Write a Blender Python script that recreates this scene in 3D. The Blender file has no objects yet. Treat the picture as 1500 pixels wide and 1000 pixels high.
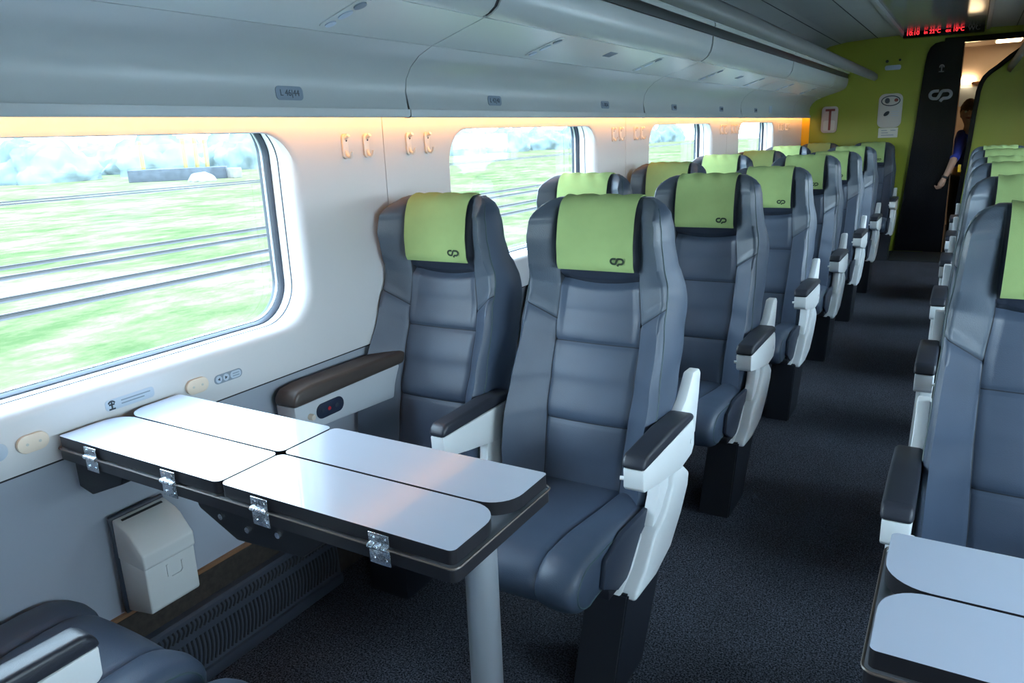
import bpy, bmesh, math, random
from mathutils import Vector, Matrix, noise
random.seed(7)
scn = bpy.context.scene
COL = scn.collection
PI = math.pi
FZ = 0.10            # floor level in working coordinates (shifted to zero at the end)
SKY_A, SKY_B = 17.0, 22.0
SC = 1.09            # working units to metres
XC = -0.3115         # aisle centre line
XL, XR = -1.514, 0.891   # inner faces of the side walls
YB, YE = -3.2, 8.457     # back end, front end wall
YK = [1.4515 + 0.9804 * k for k in range(6)] + [7.944]

# ------------------------------------------------------------------ materials
def new_mat(name):
    m = bpy.data.materials.new(name); m.use_nodes = True
    nt = m.node_tree; nt.nodes.clear()
    out = nt.nodes.new('ShaderNodeOutputMaterial')
    return m, nt, out

def pbr(name, col, rough=0.5, metal=0.0, spec=0.5, var=0.0, scale=20.0, bump=0.0, bscale=200.0, coat=0.0, detail=3.0):
    m, nt, out = new_mat(name)
    b = nt.nodes.new('ShaderNodeBsdfPrincipled')
    nt.links.new(b.outputs[0], out.inputs[0])
    b.inputs['Base Color'].default_value = (*col, 1)
    b.inputs['Roughness'].default_value = rough
    b.inputs['Metallic'].default_value = metal
    b.inputs['Specular IOR Level'].default_value = spec
    b.inputs['Coat Weight'].default_value = coat
    tc = nt.nodes.new('ShaderNodeTexCoord')
    if var > 0:
        n = nt.nodes.new('ShaderNodeTexNoise'); n.inputs['Scale'].default_value = scale; n.inputs['Detail'].default_value = detail
        nt.links.new(tc.outputs['Object'], n.inputs['Vector'])
        r = nt.nodes.new('ShaderNodeMapRange'); r.inputs[3].default_value = 1 - var; r.inputs[4].default_value = 1 + var
        r.inputs[1].default_value = 0.3; r.inputs[2].default_value = 0.7
        nt.links.new(n.outputs['Fac'], r.inputs[0])
        mx = nt.nodes.new('ShaderNodeVectorMath'); mx.operation = 'SCALE'
        mx.inputs[0].default_value = col
        nt.links.new(r.outputs[0], mx.inputs['Scale'])
        nt.links.new(mx.outputs[0], b.inputs['Base Color'])
    if bump > 0:
        n2 = nt.nodes.new('ShaderNodeTexNoise'); n2.inputs['Scale'].default_value = bscale; n2.inputs['Detail'].default_value = 2
        nt.links.new(tc.outputs['Object'], n2.inputs['Vector'])
        bp = nt.nodes.new('ShaderNodeBump'); bp.inputs['Strength'].default_value = bump; bp.inputs['Distance'].default_value = 0.004
        nt.links.new(n2.outputs['Fac'], bp.inputs['Height']); nt.links.new(bp.outputs[0], b.inputs['Normal'])
    return m

def emit(name, col, s):
    m, nt, out = new_mat(name)
    e = nt.nodes.new('ShaderNodeEmission'); e.inputs[0].default_value = (*col, 1); e.inputs[1].default_value = s
    nt.links.new(e.outputs[0], out.inputs[0]); return m

def glass_mat(name, tint, gloss=0.06):
    m, nt, out = new_mat(name)
    t = nt.nodes.new('ShaderNodeBsdfTransparent'); t.inputs[0].default_value = (*tint, 1)
    g = nt.nodes.new('ShaderNodeBsdfGlossy'); g.inputs['Roughness'].default_value = 0.03
    mx = nt.nodes.new('ShaderNodeMixShader'); f = nt.nodes.new('ShaderNodeFresnel'); f.inputs[0].default_value = 1.45
    mu = nt.nodes.new('ShaderNodeMath'); mu.operation = 'MULTIPLY'; mu.inputs[1].default_value = 0.15
    nt.links.new(f.outputs[0], mu.inputs[0]); nt.links.new(mu.outputs[0], mx.inputs[0])
    nt.links.new(t.outputs[0], mx.inputs[1]); nt.links.new(g.outputs[0], mx.inputs[2]); nt.links.new(mx.outputs[0], out.inputs[0])
    return m

M = {}
M['leather'] = pbr('leather', (0.052, 0.074, 0.115), 0.46, var=0.10, scale=6, bump=0.12, bscale=500)
M['leather_light'] = pbr('leather_headrest', (0.070, 0.092, 0.124), 0.44, var=0.10, scale=7, bump=0.15, bscale=400)
M['leather_dark'] = pbr('leather_dark', (0.024, 0.033, 0.055), 0.5, bump=0.1, bscale=500)
M['seam'] = pbr('leather_seam', (0.014, 0.019, 0.030), 0.7)
M['piping'] = pbr('piping', (0.05, 0.085, 0.095), 0.5)
M['lime'] = pbr('lime_cloth', (0.30, 0.415, 0.17), 0.9, spec=0.15, var=0.08, scale=9, bump=0.25, bscale=700)
M['ink'] = pbr('logo_ink', (0.012, 0.03, 0.012), 0.7)
M['white_plastic'] = pbr('white_plastic', (0.72, 0.74, 0.75), 0.38, var=0.02, scale=5)
M['pad'] = pbr('armrest_pad', (0.022, 0.025, 0.036), 0.42, bump=0.1, bscale=500)
M['black'] = pbr('black_paint', (0.012, 0.013, 0.017), 0.5)
M['seat_frame'] = pbr('seat_frame', (0.011, 0.013, 0.02), 0.45)
M['wall'] = pbr('wall_panel', (0.56, 0.565, 0.585), 0.42, var=0.015, scale=2)
M['wall_low'] = pbr('wall_lower_panel', (0.33, 0.365, 0.43), 0.5, var=0.02, scale=3)
M['cove'] = pbr('cove_panel', (0.43, 0.455, 0.455), 0.30, var=0.015, scale=2)
M['bin'] = pbr('bin_door', (0.48, 0.505, 0.50), 0.25, var=0.01, scale=2)
M['service'] = pbr('service_panel', (0.56, 0.60, 0.60), 0.24)
M['rackdark'] = pbr('rack_inside', (0.075, 0.082, 0.085), 0.4)
M['gloss'] = pbr('rack_mirror', (0.62, 0.63, 0.63), 0.07, metal=1.0, bump=0.25, bscale=14)
M['rail'] = pbr('rail_grey', (0.15, 0.155, 0.15), 0.5)
M['ceil'] = pbr('ceiling_panel', (0.30, 0.315, 0.305), 0.5, var=0.02, scale=2)
M['ceil_gloss'] = pbr('ceiling_centre', (0.26, 0.28, 0.27), 0.16)
M['gap'] = pbr('dark_gap', (0.015, 0.017, 0.02), 0.7)
M['green'] = pbr('green_wall', (0.25, 0.29, 0.022), 0.42, var=0.03, scale=2)
M['yellow'] = pbr('yellow_trim', (0.80, 0.46, 0.01), 0.4)
M['doorglass'] = pbr('black_door', (0.006, 0.006, 0.008), 0.18, spec=0.35)
M['carpet_wall'] = pbr('dark_skirting', (0.035, 0.028, 0.024), 0.9, var=0.35, scale=60)
M['brown'] = pbr('brown_trim', (0.22, 0.11, 0.055), 0.5)
M['grill'] = pbr('heater_grille', (0.055, 0.065, 0.09), 0.4)
M['rubber'] = pbr('rubber_gasket', (0.03, 0.04, 0.06), 0.45)
M['reveal'] = pbr('window_reveal', (0.74, 0.76, 0.80), 0.4)
M['alu'] = pbr('aluminium', (0.55, 0.60, 0.66), 0.3, metal=0.7)
M['chrome'] = pbr('hinge_chrome', (0.62, 0.66, 0.72), 0.22, metal=0.9, bump=0.3, bscale=150)
M['table'] = pbr('table_laminate', (0.40, 0.445, 0.54), 0.24, spec=0.8, coat=0.6, var=0.015, scale=4)
M['table_base'] = pbr('table_base', (0.30, 0.33, 0.38), 0.4)
M['table_edge'] = pbr('table_edge', (0.014, 0.014, 0.018), 0.32)
M['edge_line'] = pbr('table_edge_line', (0.10, 0.08, 0.07), 0.35)
M['bin_box'] = pbr('litter_box', (0.56, 0.57, 0.57), 0.34)
M['beige'] = pbr('beige_plastic', (0.70, 0.60, 0.50), 0.45)
M['hook'] = pbr('hook_plastic', (0.74, 0.70, 0.66), 0.32)
M['plate'] = pbr('label_grey', (0.20, 0.25, 0.31), 0.5)
M['plate_light'] = pbr('label_pale', (0.42, 0.50, 0.60), 0.5)
M['text_dark'] = pbr('label_ink', (0.03, 0.045, 0.065), 0.6)
M['brownpad'] = pbr('console_pad', (0.06, 0.047, 0.042), 0.4)
M['console_face'] = pbr('console_face', (0.50, 0.53, 0.57), 0.4)
M['panel_blue'] = pbr('control_panel', (0.018, 0.028, 0.055), 0.3)
M['red'] = pbr('red_dot', (0.5, 0.02, 0.03), 0.4)
M['sign'] = pbr('sign_plate', (0.50, 0.50, 0.47), 0.4)
M['paper'] = pbr('notice_paper', (0.55, 0.56, 0.52), 0.7)
M['case'] = pbr('hammer_case', (0.45, 0.40, 0.38), 0.25)
M['darkred'] = pbr('hammer_red', (0.20, 0.035, 0.03), 0.4)
M['led'] = emit('led_text', (1.0, 0.03, 0.04), 2.6)
M['vest_wall'] = pbr('vestibule_wall', (0.55, 0.45, 0.38), 0.5)
M['grey_icon'] = pbr('grey_icon', (0.22, 0.22, 0.23), 0.5)
M['strip'] = emit('strip_tube', (1.0, 0.41, 0.09), 36.0)
M['lamp'] = emit('vestibule_lamp', (1.0, 0.72, 0.40), 22.0)
M['skin'] = pbr('skin', (0.50, 0.30, 0.22), 0.55)
M['hair'] = pbr('hair', (0.10, 0.045, 0.02), 0.6, var=0.3, scale=40)
M['shirt'] = pbr('blue_shirt', (0.03, 0.055, 0.42), 0.8)
M['trousers'] = pbr('dark_trousers', (0.02, 0.02, 0.03), 0.8)
M['glass'] = glass_mat('window_glass', (0.90, 0.97, 0.985))
M['rust'] = pbr('rail_steel', (0.034, 0.032, 0.035), 0.6)
M['concrete'] = pbr('concrete_dark', (0.03, 0.036, 0.045), 0.9, var=0.3, scale=2)
M['concrete_pale'] = pbr('concrete_pale', (0.12, 0.115, 0.105), 0.9, var=0.2, scale=2)
M['platform'] = pbr('bounce_slab_paving', (0.50, 0.50, 0.48), 0.9, var=0.1, scale=1)  # bright surface of the added slab that reflects daylight into the carriage
M['post_yellow'] = pbr('post_yellow', (0.16, 0.12, 0.03), 0.6)
M['leaf'] = pbr('bush_leaf_hazed', (0.085, 0.112, 0.115), 0.9, var=0.4, scale=1.2, detail=6)  # pale blue distance haze is mixed into the leaf colour

def carpet():
    m, nt, out = new_mat('carpet')
    b = nt.nodes.new('ShaderNodeBsdfPrincipled'); nt.links.new(b.outputs[0], out.inputs[0])
    b.inputs['Roughness'].default_value = 0.95; b.inputs['Specular IOR Level'].default_value = 0.2
    tc = nt.nodes.new('ShaderNodeTexCoord')
    n = nt.nodes.new('ShaderNodeTexNoise'); n.inputs['Scale'].default_value = 210; n.inputs['Detail'].default_value = 4
    n.inputs['Roughness'].default_value = 0.7
    nt.links.new(tc.outputs['Object'], n.inputs['Vector'])
    cr = nt.nodes.new('ShaderNodeValToRGB'); e = cr.color_ramp.elements
    e[0].position = 0.42; e[0].color = (0.002, 0.0024, 0.004, 1); e[1].position = 0.66; e[1].color = (0.125, 0.137, 0.175, 1)
    nt.links.new(n.outputs['Fac'], cr.inputs[0])
    n3 = nt.nodes.new('ShaderNodeTexNoise'); n3.inputs['Scale'].default_value = 5; n3.inputs['Detail'].default_value = 3
    nt.links.new(tc.outputs['Object'], n3.inputs['Vector'])
    mr = nt.nodes.new('ShaderNodeMapRange'); mr.inputs[3].default_value = 0.7; mr.inputs[4].default_value = 1.3
    nt.links.new(n3.outputs['Fac'], mr.inputs[0])
    mx = nt.nodes.new('ShaderNodeVectorMath'); mx.operation = 'SCALE'
    nt.links.new(cr.outputs[0], mx.inputs[0]); nt.links.new(mr.outputs[0], mx.inputs['Scale'])
    nt.links.new(mx.outputs[0], b.inputs['Base Color'])
    bp = nt.nodes.new('ShaderNodeBump'); bp.inputs['Strength'].default_value = 0.6; bp.inputs['Distance'].default_value = 0.003
    nt.links.new(n.outputs['Fac'], bp.inputs['Height']); nt.links.new(bp.outputs[0], b.inputs['Normal'])
    return m
M['carpet'] = carpet()

def grass_mat():
    m, nt, out = new_mat('meadow_grass')
    b = nt.nodes.new('ShaderNodeBsdfDiffuse'); nt.links.new(b.outputs[0], out.inputs[0])
    tc = nt.nodes.new('ShaderNodeTexCoord')
    mp = nt.nodes.new('ShaderNodeMapping'); mp.inputs['Scale'].default_value = (1.0, 0.55, 1.0)
    nt.links.new(tc.outputs['Object'], mp.inputs[0])
    n = nt.nodes.new('ShaderNodeTexNoise'); n.inputs['Scale'].default_value = 0.75; n.inputs['Detail'].default_value = 12; n.inputs['Roughness'].default_value = 0.80
    nt.links.new(mp.outputs[0], n.inputs['Vector'])
    cr = nt.nodes.new('ShaderNodeValToRGB'); e = cr.color_ramp.elements
    e[0].position = 0.40; e[0].color = (0.044, 0.064, 0.026, 1); e[1].position = 0.585; e[1].color = (0.136, 0.113, 0.080, 1)
    k = cr.color_ramp.elements.new(0.50); k.color = (0.085, 0.088, 0.046, 1)
    n2 = nt.nodes.new('ShaderNodeTexNoise'); n2.inputs['Scale'].default_value = 0.16; n2.inputs['Detail'].default_value = 3
    nt.links.new(tc.outputs['Object'], n2.inputs['Vector'])
    ad = nt.nodes.new('ShaderNodeMix'); ad.data_type = 'FLOAT'; ad.inputs[0].default_value = 0.25
    nt.links.new(n.outputs['Fac'], ad.inputs[2]); nt.links.new(n2.outputs['Fac'], ad.inputs[3])
    nt.links.new(ad.outputs[0], cr.inputs[0]); nt.links.new(cr.outputs[0], b.inputs[0])
    return m
M['grass'] = grass_mat()

# ------------------------------------------------------------------ helpers
def finish(o, label=None, cat=None, group=None, kind=None):
    if label: o['label'] = label
    if cat: o['category'] = cat
    if group: o['group'] = group
    if kind: o['kind'] = kind
    return o

def empty(name, loc, label=None, cat=None, group=None, rz=0):
    o = bpy.data.objects.new(name, None); COL.objects.link(o)
    o.empty_display_size = 0.1; o.location = loc; o.rotation_euler = (0, 0, rz)
    return finish(o, label, cat, group)

def world_loc(o):
    v = Vector((0, 0, 0))
    while o is not None:
        v += o.location; o = o.parent
    return v

def obj(name, bm, mat, parent=None, smooth=True, local=False, loc=None, angle=40):
    """Link a bmesh as one object; meshes are given in working coordinates unless local."""
    me = bpy.data.meshes.new(name)
    bmesh.ops.recalc_face_normals(bm, faces=bm.faces)
    for f in bm.faces: f.smooth = smooth
    if smooth:
        for e in bm.edges:
            if len(e.link_faces) == 2 and e.calc_face_angle(0) > math.radians(angle): e.smooth = False
    bm.to_mesh(me); bm.free()
    for mm in (mat if isinstance(mat, (list, tuple)) else [mat]): me.materials.append(mm)
    o = bpy.data.objects.new(name, me); COL.objects.link(o)
    if loc is not None:
        o.location = loc
    if parent is not None:
        o.parent = parent
        if not local:
            me.transform(Matrix.Translation(-world_loc(parent)))
    elif loc is not None and not local:
        me.transform(Matrix.Translation(-Vector(loc)))
    return o

def add_box(bm, x0, x1, y0, y1, z0, z1, r=0.0, seg=2):
    t = bmesh.new()
    bmesh.ops.create_cube(t, size=1)
    for v in t.verts:
        v.co = Vector(((x0 + x1) / 2 + v.co.x * (x1 - x0), (y0 + y1) / 2 + v.co.y * (y1 - y0), (z0 + z1) / 2 + v.co.z * (z1 - z0)))
    if r > 0: bmesh.ops.bevel(t, geom=t.edges[:], offset=r, segments=seg, affect='EDGES', profile=0.5)
    merge(bm, t)
    return bm

def merge(bm, t):
    me = bpy.data.meshes.new('tmp'); t.to_mesh(me); t.free(); bm.from_mesh(me); bpy.data.meshes.remove(me)

def box(*a, **k): return add_box(bmesh.new(), *a, **k)

def prism(poly, axis, a0, a1, r=0.0, seg=2, bm=None, keep_sharp=None):
    """Extrude a 2D polygon along an axis. axis x: poly=(y,z); axis y: poly=(x,z); axis z: poly=(x,y)."""
    t = bmesh.new()
    def P(p, a):
        return {'x': (a, p[0], p[1]), 'y': (p[0], a, p[1]), 'z': (p[0], p[1], a)}[axis]
    A = [t.verts.new(P(p, a0)) for p in poly]; B = [t.verts.new(P(p, a1)) for p in poly]
    t.faces.new(A); t.faces.new(B[::-1]); n = len(poly)
    for i in range(n): t.faces.new((A[i], A[(i + 1) % n], B[(i + 1) % n], B[i]))
    bmesh.ops.recalc_face_normals(t, faces=t.faces)
    if r > 0:
        es = [e for e in t.edges if e.calc_face_angle(0) > math.radians(25)]
        bmesh.ops.bevel(t, geom=es, offset=r, segments=seg, affect='EDGES', profile=0.5, clamp_overlap=True)
    if bm is None: return t
    merge(bm, t); return bm

def rrect(x0, x1, y0, y1, r, n=6):
    """Rounded rectangle; r may be four radii (x0y0, x1y0, x1y1, x0y1)."""
    rs = r if isinstance(r, (list, tuple)) else (r,) * 4
    out = []
    for (cx, cy, a0), q in zip(((x0, y0, PI), (x1, y0, 1.5 * PI), (x1, y1, 0), (x0, y1, PI / 2)), rs):
        q = max(q, 1e-4)
        mx = cx + (q if cx == x0 else -q); my = cy + (q if cy == y0 else -q)
        for i in range(n + 1):
            a = a0 + i * PI / 2 / n
            out.append((mx + q * math.cos(a), my + q * math.sin(a)))
    return out

def tube(pts, r, n=10, bm=None, cap=True):
    bm = bm or bmesh.new()
    pts = [Vector(p) for p in pts]; rings = []
    up = None
    for i, p in enumerate(pts):
        d = (pts[min(i + 1, len(pts) - 1)] - pts[max(i - 1, 0)]).normalized()
        if up is None: up = Vector((0, 0, 1)) if abs(d.z) < 0.9 else Vector((1, 0, 0))
        a = d.cross(up).normalized(); b = a.cross(d).normalized(); up = b
        rr = r[i] if isinstance(r, (list, tuple)) else r
        rings.append([bm.verts.new(p + (a * math.cos(2 * PI * k / n) + b * math.sin(2 * PI * k / n)) * rr) for k in range(n)])
    for u, v in zip(rings, rings[1:]):
        for k in range(n): bm.faces.new((u[k], u[(k + 1) % n], v[(k + 1) % n], v[k]))
    if cap: bm.faces.new(rings[0][::-1]); bm.faces.new(rings[-1])
    return bm

def strip(profile, y0, y1, th, bm=None):
    """A sheet with thickness: an (x,z) polyline run along y; th is added on the left-hand side of the path."""
    n = len(profile); off = []
    for i in range(n):
        a = Vector(profile[max(i - 1, 0)]); b = Vector(profile[min(i + 1, n - 1)])
        d = (b - a).normalized(); off.append((profile[i][0] - d.y * th, profile[i][1] + d.x * th))
    poly = list(profile) + off[::-1]
    return prism(poly, 'y', y0, y1, bm=bm)

def text_bm(body, size, align='CENTER', depth=0.0006):
    c = bpy.data.curves.new('txt', 'FONT'); c.body = body; c.size = size; c.align_x = align; c.align_y = 'CENTER'; c.extrude = depth
    o = bpy.data.objects.new('txt', c); COL.objects.link(o)
    dg = bpy.context.evaluated_depsgraph_get(); dg.update()
    me = bpy.data.meshes.new_from_object(o.evaluated_get(dg))
    bm = bmesh.new(); bm.from_mesh(me)
    bpy.data.objects.remove(o); bpy.data.curves.remove(c); bpy.data.meshes.remove(me)
    return bm

def xform(bm, mat):
    bmesh.ops.transform(bm, matrix=mat, verts=bm.verts); return bm

def basis(o, ex, ey):
    ex = Vector(ex).normalized(); ey = Vector(ey).normalized(); ez = ex.cross(ey)
    return Matrix(((ex.x, ey.x, ez.x, o[0]), (ex.y, ey.y, ez.y, o[1]), (ex.z, ey.z, ez.z, o[2]), (0, 0, 0, 1)))

def ribbon(paths, w, th):
    """Flat stroked lettering in the xy plane, thickness th in z."""
    bm = bmesh.new()
    for pts in paths:
        pts = [Vector(p) for p in pts]; L = []; Rr = []
        for i, p in enumerate(pts):
            a = (p - pts[i - 1]).normalized() if i else None
            b = (pts[i + 1] - p).normalized() if i < len(pts) - 1 else None
            d = ((a or b) + (b or a)).normalized(); n = Vector((-d.y, d.x))
            k = 1.0
            if a and b: k = 1 / max(0.5, n.dot(Vector((-a.y, a.x))))
            L.append(p + n * w / 2 * k); Rr.append(p - n * w / 2 * k)
        poly = L + Rr[::-1]
        A = [[bm.verts.new((q.x, q.y, z)) for q in L] for z in (0, th)]
        B = [[bm.verts.new((q.x, q.y, z)) for q in Rr] for z in (0, th)]
        for i in range(len(pts) - 1):
            bm.faces.new((A[1][i], A[1][i + 1], B[1][i + 1], B[1][i])); bm.faces.new((A[0][i], B[0][i], B[0][i + 1], A[0][i + 1]))
            bm.faces.new((A[0][i], A[0][i + 1], A[1][i + 1], A[1][i])); bm.faces.new((B[0][i], B[1][i], B[1][i + 1], B[0][i + 1]))
        for i in (0, len(pts) - 1): bm.faces.new((A[0][i], A[1][i], B[1][i], B[0][i]))
    return bm

def arc2(cx, cy, r, a0, a1, n=10, ry=None):
    ry = ry or r
    return [(cx + r * math.cos(math.radians(a0 + (a1 - a0) * i / n)), cy + ry * math.sin(math.radians(a0 + (a1 - a0) * i / n))) for i in range(n + 1)]

def logo_bm(width, th):
    """Two linked hooks, drawn in a unit box about 1.0 wide and 0.55 high, centred."""
    p1 = [(0.42, 0.46), (0.28, 0.46)] + arc2(0.25, 0.285, 0.19, 90, 270, 12, 0.175) + [(0.36, 0.11), (0.41, 0.15), (0.53, 0.42), (0.60, 0.46), (0.75, 0.46)]
    p1 += arc2(0.76, 0.285, 0.19, 90, -90, 12, 0.175) + [(0.64, 0.11), (0.58, 0.06), (0.52, -0.03)]
    bm = ribbon([p1], 0.135, th / width)
    return xform(bm, Matrix.Scale(width, 4) @ Matrix.Translation((-0.5, -0.25, 0)))

def copy_obj(o, parent=None):
    c = o.copy(); COL.objects.link(c)
    if parent is not None: c.parent = parent
    for ch in list(o.children): copy_obj(ch, c)
    return c

def smoothstep(a, b, x):
    t = min(1, max(0, (x - a) / (b - a))); return t * t * (3 - 2 * t)

def interp(tab, x):
    if x <= tab[0][0]: return tab[0][1]
    for (a, va), (b, vb) in zip(tab, tab[1:]):
        if x <= b:
            t = (x - a) / (b - a); return va + (vb - va) * (t * t * (3 - 2 * t) * 0.5 + t * 0.5)
    return tab[-1][1]

# ------------------------------------------------------------------ room shell
NB = [(-3.2, -1.990), (-1.990, -0.091), (-0.091, 1.808), (1.808, 3.707), (3.707, 5.606), (5.606, 7.505)]
ZW0, ZW1 = 0.872, 1.403
def window_span(b):       # opening centred in its bay
    c = (b[1] - 0.955); return (c - 0.62, c + 0.62)
ZD = 0.767
def lift(d): return 0.028 * smoothstep(0.0, 0.02, d) + max(0.0, d - 0.016) * 0.42
def side_wall(side):
    s = 1 if side == 'left' else -1
    X = lambda d: (XL - d) if s > 0 else (XR + d)     # d = distance outward from the inner face
    bm = bmesh.new()
    zt = 2.26
    g = 0.0015
    for (y0, y1) in NB:
        if y0 < -3: w = None
        else: w = window_span((y0, y1))
        ya, yb = y0 + g, y1 - g
        if w is None:
            add_box(bm, min(X(0), X(0.02)), max(X(0), X(0.02)), ya, yb, ZD + g, zt); continue
        inner = rrect(w[0], w[1], ZW0, ZW1, 0.125, 10)
        n = len(inner); cy, cz = (w[0] + w[1]) / 2, (ZW0 + ZW1) / 2
        # outer loop: matching points pushed out to the panel rectangle
        outer = []
        q = n // 4
        rect = [(ya, ZD + g), (yb, ZD + g), (yb, zt), (ya, zt)]
        corner_mid = [q * k + q // 2 for k in range(4)]
        for i in range(n):
            # between corner mids, walk along the rectangle side
            for k in range(4):
                a, b = corner_mid[k], corner_mid[(k + 1) % 4]
                bb = b if b > a else b + n
                ii = i if i >= a else i + n
                if a <= ii < bb:
                    t = (ii - a) / (bb - a); p0, p1 = rect[k], rect[(k + 1) % 4]
                    # use projected position so that quads stay tidy
                    outer.append((p0[0] + (p1[0] - p0[0]) * t, p0[1] + (p1[1] - p0[1]) * t)); break
        loops = []
        for (off, d) in ((0.0, 0.0), (0.010, 0.0012), (0.019, 0.0055), (0.026, 0.014), (0.029, 0.024), (0.030, 0.034)):
            loops.append([bm.verts.new((X(d), p[0], p[1])) for p in rrect(w[0] + off, w[1] - off, ZW0 + off * 0.8, lift(d) + ZW1 - off * 0.8, 0.125 - off * 0.6, 10)])
        O = [bm.verts.new((X(0), p[0], p[1])) for p in outer]
        OB = [bm.verts.new((X(0.034), p[0], p[1])) for p in outer]
        seq = [O] + loops + [OB]
        for u, v in zip(seq, seq[1:]):
            for i in range(n): bm.faces.new((u[i], u[(i + 1) % n], v[(i + 1) % n], v[i]))
        for i in range(n): bm.faces.new((OB[i], OB[(i + 1) % n], O[(i + 1) % n], O[i]))
    # last short bay up to the end wall
    add_box(bm, min(X(0), X(0.02)), max(X(0), X(0.02)), 7.505 + g, YE, ZD + g, zt)
    o = obj('wall_' + side, bm, M['wall'], angle=50); o['kind'] = 'structure'
    # dark backing that shows in the seams
    bm = bmesh.new()
    for (y0, y1) in NB[1:] + [NB[0], (7.505, YE)]:
        for yy in (y0, y1): add_box(bm, min(X(0.006), X(0.03)), max(X(0.006), X(0.03)), yy - 0.012, yy + 0.012, ZD, zt)
    add_box(bm, min(X(0.010), X(0.03)), max(X(0.010), X(0.03)), YB, YE, ZD - 0.006, ZD + 0.0015)
    o = obj('trim_1' if s > 0 else 'trim_2', bm, M['gap'], smooth=False); o['kind'] = 'structure'
    # lower panel, brown bead, dark skirting
    o = obj('wall_%s_lower' % side, box(min(X(0.018), X(0.06)), max(X(0.018), X(0.06)), YB, YE, 0.362, ZD - 0.005), M['wall_low'], smooth=False); o['kind'] = 'structure'
    o = obj('trim_3' if s > 0 else 'trim_4', box(min(X(0.008), X(0.05)), max(X(0.008), X(0.05)), YB, YE, 0.353, 0.362), M['brown'], smooth=False); o['kind'] = 'structure'
    o = obj('baseboard_' + side, box(min(X(0.006), X(0.06)), max(X(0.006), X(0.06)), YB, YE, FZ, 0.3528), M['carpet_wall'], smooth=False); o['kind'] = 'structure'
    # outer skin that keeps daylight out between the windows
    bm = bmesh.new(); xo0, xo1 = min(X(0.125), X(0.135)), max(X(0.125), X(0.135))
    ys = [YB]
    for b in NB[1:]:
        w = window_span(b); add_box(bm, xo0, xo1, ys[-1], w[0] - 0.0, -0.2, 2.4); ys.append(w[1])
        add_box(bm, xo0, xo1, w[0], w[1], -0.2, ZW0 - 0.004); add_box(bm, xo0, xo1, w[0], w[1], ZW1 + 0.07, 2.4)
    add_box(bm, xo0, xo1, ys[-1], YE + 2.4, -0.2, 2.4)
    o = obj('wall_%s_outer' % side, bm, M['rackdark'], smooth=False); o['kind'] = 'structure'
    # windows
    for k, b in enumerate(NB[1:]):
        w = window_span(b)
        num = k + (1 if s > 0 else 6)
        def ringmesh(profile, rad=0.125):
            bm = bmesh.new(); L = []
            for (off, d) in profile:
                L.append([bm.verts.new((X(d), p[0], p[1])) for p in rrect(w[0] + off, w[1] - off, ZW0 + off * 0.8, lift(d) + ZW1 - off * 0.8, rad - off * 0.6, 10)])
            n = len(L[0])
            for u, v in zip(L, L[1:] + L[:1]):
                for i in range(n): bm.faces.new((u[i], u[(i + 1) % n], v[(i + 1) % n], v[i]))
            return bm
        fr = obj('window_%d' % num, ringmesh([(0.0302, 0.034), (0.0307, 0.060), (0.031, 0.061), (0.032, 0.090), (0.0, 0.090), (0.0, 0.034)]), M['reveal'], loc=(X(0.06), (w[0] + w[1]) / 2, (ZW0 + ZW1) / 2), angle=30)
        fr['kind'] = 'structure'
        obj('frame_seam', ringmesh([(0.029, 0.056), (0.0325, 0.057), (0.0325, 0.060), (0.029, 0.061)]), M['rubber'], fr)
        obj('rubber_gasket', ringmesh([(0.028, 0.086), (0.036, 0.086), (0.042, 0.095), (0.042, 0.122), (0.0, 0.122), (0.0, 0.090)]), M['rubber'], fr)
        obj('gasket_bead', ringmesh([(0.0415, 0.100), (0.045, 0.101), (0.045, 0.107), (0.0415, 0.108)]), M['alu'], fr)
        p = rrect(w[0] + 0.03, w[1] - 0.03, ZW0 + 0.025, ZW1 - 0.025 + lift(0.112), 0.10, 10)
        obj('glass_pane', prism(p, 'x', X(0.110), X(0.114)), M['glass'], fr, smooth=False)
        # light portal in the opening
        l = bpy.data.lights.new('window_portal', 'AREA'); l.shape = 'RECTANGLE'; l.size = w[1] - w[0] - 0.06; l.size_y = ZW1 - ZW0 + 0.03
        l.cycles.is_portal = True
        lo = bpy.data.objects.new('window_portal', l); COL.objects.link(lo)
        lo.location = (X(0.119), (w[0] + w[1]) / 2, (ZW0 + ZW1) / 2 + 0.03)
        lo.rotation_euler = Vector((s, 0, 0)).to_track_quat('-Z', 'Z').to_euler()

side_wall('left'); side_wall('right')

o = obj('floor', box(-1.70, 1.08, YB, YE + 2.4, FZ - 0.06, FZ), M['carpet'], smooth=False); o['kind'] = 'structure'
o = obj('wall_back', box(-1.66, 1.04, YB - 0.05, YB, FZ, 2.4), M['green'], smooth=False); o['kind'] = 'structure'
o = obj('ceiling', box(-1.70, 1.08, YB - 0.05, YE + 2.4, 2.27, 2.36), M['ceil'], smooth=False); o['kind'] = 'structure'

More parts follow.
